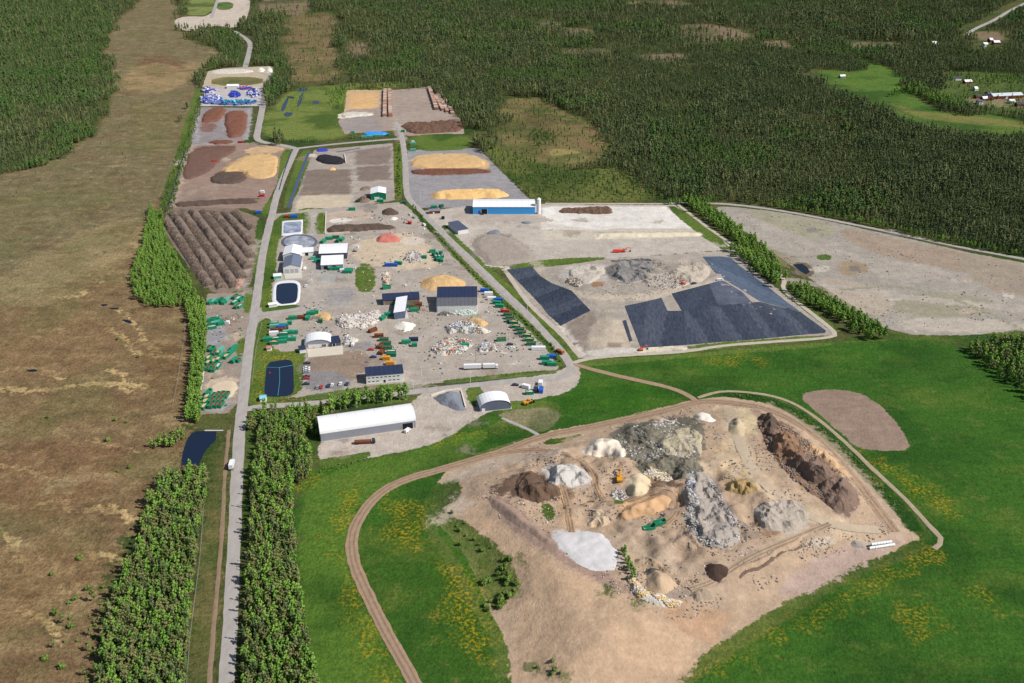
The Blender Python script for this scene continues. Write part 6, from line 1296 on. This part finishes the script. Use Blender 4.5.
row([(622,565),(628,578),(632,592)],3,1.5,'birch','young leafy tree in the clump above the yellow rubbish','young trees above the yellow rubbish',(.4,.6),2)
row([(478,585),(498,578),(512,570),(508,600),(488,610)],4,4,'bush','shrub on the bare southwest slope of the hill','shrubs on the southwest slope',(.8,1.5),2,'shrub')
row([(452,520),(470,545),(500,562)],4,5,'bush','low shrub on the upper west slope of the hill','shrubs on the upper west slope',(.5,1.1),1,'shrub')
row([(540,672),(552,676),(565,684)],3,3,'bush','shrub at the bottom edge of the bare slope','shrubs at the bottom of the slope',(.6,1.1),1,'shrub')
for x,y,s_ in [(118,340,1),(138,358,1),(48,418,.9),(116,421,1),(127,423,.8),(108,441,1.3),(130,468,1),(118,472,.7),(52,575,1),(55,615,1.4),(70,628,1.2),(76,600,1.2),(45,660,1.1),(62,668,1.4),(88,590,1.3),(80,560,1.3)]:
    g=at(x,y); put_tree('bush',g.x,g.y,0,s_,'lone dark shrub on the brown bog','shrubs on the bog','shrub',px=x)
# stuff: mid strips and scrub
for px,st,ty,pr,a,b in [([(150,448),(165,440),(182,432),(186,441),(170,450)],2.6,[0,3],[.6,.4],.5,.8),
  ([(186,422),(190,385),(193,350),(186,306),(205,306),(207,335),(204,372),(201,395),(201,424)],2.7,[0],[1],.55,.9),
  ([(135,298),(148,308),(190,308),(200,302),(192,285),(168,245),(162,215),(150,210),(142,250),(130,280)],2.9,[0,5],[.8,.2],.5,.85),
  ([(158,215),(176,160),(200,95),(206,95),(192,145),(172,215)],5,[4,5,3],[.5,.3,.2],.35,.75),
  ([(80,700),(90,630),(120,582),(140,545),(150,560),(120,600),(104,640),(100,700)],6.0,[3,5],[.5,.5],.5,.8),
  ([(245,430),(262,410),(330,410),(330,425),(312,440)],4,[0,3],[.7,.3],.5,.9),
  ([(318,470),(345,462),(372,455),(374,459),(345,468),(320,474)],3,[5],[1],.35,.6),
  ([(966,352),(990,345),(1030,340),(1100,352),(1100,440),(1024,398),(1000,380)],4.2,[0,2,3],[.6,.2,.2],.8,1.15),
  ([(880,100),(905,92),(935,106),(960,114),(962,108),(940,98),(930,92),(915,84)],6,[0,5],[.7,.3],.8,1.3),
  ([(940,76),(1060,78),(1060,86),(1030,88),(985,84),(975,80)],12,[0,2],[.7,.3],.7,1.0),
  ([(285,112),(292,98),(300,92),(306,100),(296,116)],7,[0,5],[.5,.5],.25,.5),
  ([(325,90),(347,88),(345,110),(330,108)],7,[0],[1],.4,.8),([(395,85),(425,86),(428,90),(396,90)],8,[0,2],[.5,.5],.5,.9)]:
    X,Y=infill(px,st); stuff(X,Y,ty,pr,a,b)
X,Y=infill([(0,330),(110,280),(150,300),(190,330),(185,420),(150,480),(90,570),(60,700),(-60,700),(-60,400)],9,.35,nz=60); stuff(X,Y,[5],[1],.12,.38)
X,Y=infill([(-20,200),(120,190),(165,210),(140,290),(0,330)],12,.3,nz=60); stuff(X,Y,[5,1],[.8,.2],.12,.4)
X,Y=infill([(120,60),(200,70),(185,140),(150,190),(115,160)],14,.5,nz=60); stuff(X,Y,[5,1],[.6,.4],.15,.4)
X,Y=infill([(100,683),(95,620),(118,575),(60,600),(40,700)],6,.45); stuff(X,Y,[5,3],[.7,.3],.4,.9)
X,Y=infill([(-60,183),(60,172),(118,135),(122,95),(150,100),(130,160),(60,200),(-60,215)],16,.5); stuff(X,Y,[1],[1],.3,.6)
X,Y=infill([(935,76),(975,72),(1040,78),(1040,112),(1000,113),(950,106)],7,.4); stuff(X,Y,[0,4,2],[.5,.3,.2],.45,.85)
X,Y=infill([(922,44),(945,44),(945,52),(924,52)],8,.8); stuff(X,Y,[0,4],[.5,.5],.5,.8)
X,Y=infill([(974,48),(1010,46),(1010,55),(976,56)],8,.8); stuff(X,Y,[0,2],[.5,.5],.5,.9)
# the great forests
CLEAR=[r[1] for r in REG if r[0] in('p',) and not isinstance(r[1],tuple)]; NP_=len(CLEAR); CLEAR+=[W([(283,12),(340,12),(334,45),(345,82),(290,92),(285,60)]),W([(503,96),(545,100),(575,116),(612,138),(600,165),(560,172),(515,170),(500,140),(498,115)]),
  W([(262,137),(262,115),(275,108),(285,93),(300,88),(330,84),(400,82),(425,84),(347,90),(345,112),(352,130),(340,139),(300,141)]),
  W([(812,71),(836,70),(858,74),(860,57),(877,62),(918,82),(906,90),(921,101),(937,111),(975,114),(1004,115),(1024,122),(1070,133),(1070,154),(1024,139),(969,138),(918,131),(902,121),(868,103),(839,91),(808,78)]),
  W([(935,74),(975,70),(1035,76),(1060,88),(1060,118),(1000,114),(950,108)]),W([(926,36),(945,36),(944,52),(926,52)]),W([(976,34),(1008,34),(1008,54),(976,54)]),
  chaikin(W([(-120,760),(-120,193),(0,176),(60,163),(110,126),(114,87),(102,50),(120,20),(140,0),(160,-20),(180,-5),(178,22),(188,42),(222,50),(217,62),(205,75),(197,95),(190,120),(180,150),(168,195),(160,225),(185,300),(205,330),(200,380),(190,470),(100,600),(100,760)]),1),
  W([(174,22),(185,16),(182,14),(190,-10),(255,-14),(252,20),(236,30),(200,33)]),
  W([(470,132),(505,152),(560,172),(620,168),(640,185),(672,202),(540,204),(525,192),(500,172)])]
SP=W([(850,110),(700,130),(690,60),(1024,60),(1100,160),(1100,280),(900,240)])
def forest(y0,y1,xm,step,smin,smax):
    X,Y=np.meshgrid(np.arange(-xm,xm,step),np.arange(y0,y1,step)); X=X.ravel();Y=Y.ravel()
    lim=np.abs(X)<(Y*.58+120); X,Y=X[lim],Y[lim]
    X=X+rng.uniform(-.5,.5,X.size)*step;Y=Y+rng.uniform(-.5,.5,Y.size)*step
    north=W([(-700,182),(0,176),(165,150),(200,90),(262,84),(275,150),(345,92),(425,88),(458,120),(476,148),(530,198),(676,200.5),(727,201.5),(790,208.5),(860,221),(930,238),(1024,256),(1500,345),(1500,-90),(-700,-90)])
    k=sdf(X,Y,north,1)>0
    X,Y=X[k],Y[k]; keep=np.ones(X.size,bool)
    nz_=fbm(X,Y,45,5,55); amp_=np.where(Y>1150,70,0)
    for ci,c in enumerate(CLEAR): keep&=(sdf(X,Y,c,60)+nz_*(amp_ if ci>=NP_ else 0))<=0.0
    # corridor and roads
    for ln,hw in (([(300,-8),(309,40),(316,86)],9),([(234,31),(244,37),(251,43),(249,53),(245,68)],12),([(1046,-6),(1012,9),(994,20.5),(975,28.5),(966,35)],22),([(540,90),(500,60),(470,30),(440,0)],0)):
        keep&=linesdf(X,Y,W(ln),hw,2)<0
    X,Y=X[keep],Y[keep]
    # openings: small clearings and thinner stands
    thin=np.zeros(X.size); 
    for p in [[(537,19),(562,22),(558,33),(540,30)],[(561,28),(593,29),(594,37),(565,36)],[(561,49),(611,48),(612,57),(570,58)],[(639,53),(688,54),(688,63),(645,62)],[(625,1),(688,0),(686,9),(632,9)],[(677,26),(702,23),(735,28),(754,38),(745,44),(690,44)],[(763,41),(789,41),(789,50),(765,49)],[(850,42),(902,42),(900,49),(855,51)],[(972,31),(1004,32),(1002,42),(975,39)],[(340,40),(372,44),(370,58),(350,56)],[(255,-2),(310,-2),(312,14),(262,16)]]:
        thin=np.maximum(thin,.93*sst((sdf(X,Y,W(p),60)+fbm(X,Y,50,5,66)*60+26)/30))
    dn=fbm(X,Y,60,4,11); thin=np.maximum(thin,np.clip((.08-dn)*3.0,0,.4)*(sdf(X,Y,SP,1)<0))
    k=rng.random(X.size)>thin; X,Y=X[k],Y[k]
    sp_=fbm(X,Y,90,4,33); r=rng.random(X.size); insp=sdf(X,Y,SP,1)>0
    T_=np.where(r<.62,1,np.where(r<.9,2,3)); T_=np.where((sp_>.10)&(r<.7),4,T_); T_=np.where(insp&(r<.5),2,T_); T_=np.where(insp&(r>=.5)&(r<.96),1,T_)
    for p in [[(425,10),(470,25),(500,45),(520,60),(480,60),(440,40)],[(640,120),(700,110),(720,160),(700,200),(660,190)],[(0,0),(90,-5),(120,30),(90,90),(0,110),(-90,60)],[(265,50),(285,55),(280,90),(262,75)],[(222,30),(240,45),(245,66),(222,62)]]:
        m=(sdf(X,Y,W(p),1)>0)&(rng.random(X.size)<.42); T_[m]=4
    # light green fringe at the forest margins facing the road
    s_=rng.uniform(smin,smax,X.size)*(1+.9*fbm(X,Y,45,3,8))*np.where(rng.random(X.size)<.08,1.3,1); STUFF.append(np.stack([X,Y,np.zeros(X.size),s_,T_],1))
forest(480,1250,900,3.0,.6,1.05)
forest(1250,1900,1250,3.7,.65,1.1)
forest(1900,2900,1700,5.3,.9,1.4)
for px,st,dn_ in [([(283,12),(340,12),(334,45),(345,82),(290,92),(285,60)],9,.6),([(503,96),(545,100),(575,116),(612,138),(600,165),(560,172),(515,170),(500,140),(498,115)],8,.5),([(470,132),(505,152),(560,172),(620,168),(640,185),(672,202),(540,202),(525,192),(500,172)],5.0,.7),([(530,130),(560,135),(556,146),(535,147)],4,.9)]:
    X,Y=infill(px,st,dn_); stuff(X,Y,[1,4,5],[.3,.4,.3],.35,.8)
for px in [[(664,205.5),(677,202),(720,201.5),(725,203),(690,205)],[(727,201.8),(790,208.8),(860,222),(930,238.5),(1024,256.5),(1024,258),(930,241),(860,224),(790,211)]]:
    X,Y=infill(px,3.6); stuff(X,Y,[0,4],[.6,.4],.5,.8)
X,Y=infill([(730,392),(767,397),(795,407),(820,425),(851,453),(876,478),(903,507),(900,510),(873,482),(848,457),(817,429),(791,411),(764,401),(730,396)],2.6,.8); stuff(X,Y,[5],[1],.25,.5)
ST=np.concatenate(STUFF)
LOWS=[]
for i,(kd,lm,seed,n,sz) in enumerate([('birch',LBIR,101,80,.6),('pine',LPINE,102,46,.55),('spruce',LSPR,103,46,.6),('birch',LOLV,104,60,.6),('birch',LBIRF,105,60,.65),('bush',LBUSH,106,34,.5)]):
    V,Fc,H_=crown(kd,seed,n,sz); mb=MB(); mb.cyl((0,0,0),(0,0,H_*.6),.15,.08,4,caps=False); k=len(V); nf=len(Fc)
    me=mesh('forest_tree',V+mb.v,Fc+[tuple(a+k for a in f) for f in mb.f],[lm,BKP])
    me.polygons.foreach_set('material_index',[0]*nf+[1]*len(mb.f)); LOWS.append(bpy.data.objects.new('forest_tree',me))
ng=bpy.data.node_groups.new('tree_scatter','GeometryNodeTree'); ng.interface.new_socket('Geometry',in_out='INPUT',socket_type='NodeSocketGeometry'); ng.interface.new_socket('Geometry',in_out='OUTPUT',socket_type='NodeSocketGeometry')
N=ng.nodes.new; gi=N('NodeGroupInput'); go=N('NodeGroupOutput'); jn=N('GeometryNodeJoinGeometry'); ip=N('GeometryNodeInstanceOnPoints')
for lo_ in reversed(LOWS):
    oi=N('GeometryNodeObjectInfo'); oi.inputs['Object'].default_value=lo_; oi.inputs['As Instance'].default_value=True; ng.links.new(oi.outputs['Geometry'],jn.inputs[0])
def nattr(nm,ty):
    a=N('GeometryNodeInputNamedAttribute'); a.data_type=ty; a.inputs['Name'].default_value=nm; return a.outputs[0]
ip.inputs['Pick Instance'].default_value=True
ng.links.new(gi.outputs[0],ip.inputs['Points']); ng.links.new(jn.outputs[0],ip.inputs['Instance']); ng.links.new(nattr('kind_index','INT'),ip.inputs['Instance Index']); ng.links.new(nattr('size','FLOAT_VECTOR'),ip.inputs['Scale'])
er=N('FunctionNodeEulerToRotation') ; ng.links.new(nattr('spin','FLOAT_VECTOR'),er.inputs[0]); ng.links.new(er.outputs[0],ip.inputs['Rotation']); ng.links.new(ip.outputs[0],go.inputs[0])
def scatter(name,label,A):
    me=bpy.data.meshes.new(name); me.vertices.add(len(A)); me.vertices.foreach_set('co',A[:,:3].astype(np.float32).ravel())
    a=me.attributes.new('kind_index','INT','POINT'); a.data.foreach_set('value',A[:,4].astype(np.int32))
    s3=np.stack([A[:,3]*rng.uniform(.85,1.15,len(A)),A[:,3]*rng.uniform(.85,1.15,len(A)),A[:,3]*rng.uniform(.85,1.2,len(A))],1)
    a=me.attributes.new('size','FLOAT_VECTOR','POINT'); a.data.foreach_set('vector',s3.astype(np.float32).ravel())
    sp=np.zeros((len(A),3)); sp[:,2]=rng.uniform(0,6.28,len(A)); a=me.attributes.new('spin','FLOAT_VECTOR','POINT'); a.data.foreach_set('vector',sp.astype(np.float32).ravel())
    o=obj(name,me); m=o.modifiers.new('scatter','NODES'); m.node_group=ng; props(o,label,'forest',None,'stuff'); return o
near=ST[:,1]<900; west=(ST[:,0]<-300)
fl=ST[:,1]<760
scatter('scrub','dense green scrub and young trees around the site',ST[fl])
scatter('forest','dark pine forest stretching behind the site to the right',ST[~fl&~west]); scatter('forest','dark forest on the far left beyond the bog',ST[~fl&west])

finish_labels()
dead=[o for o in COL.objects if o.type=='EMPTY' and not o.parent and not o.get('label')]
for _ in range(3): dead+=[o for o in COL.objects if o.parent in dead and o not in dead]
for o in dead: bpy.data.objects.remove(o)
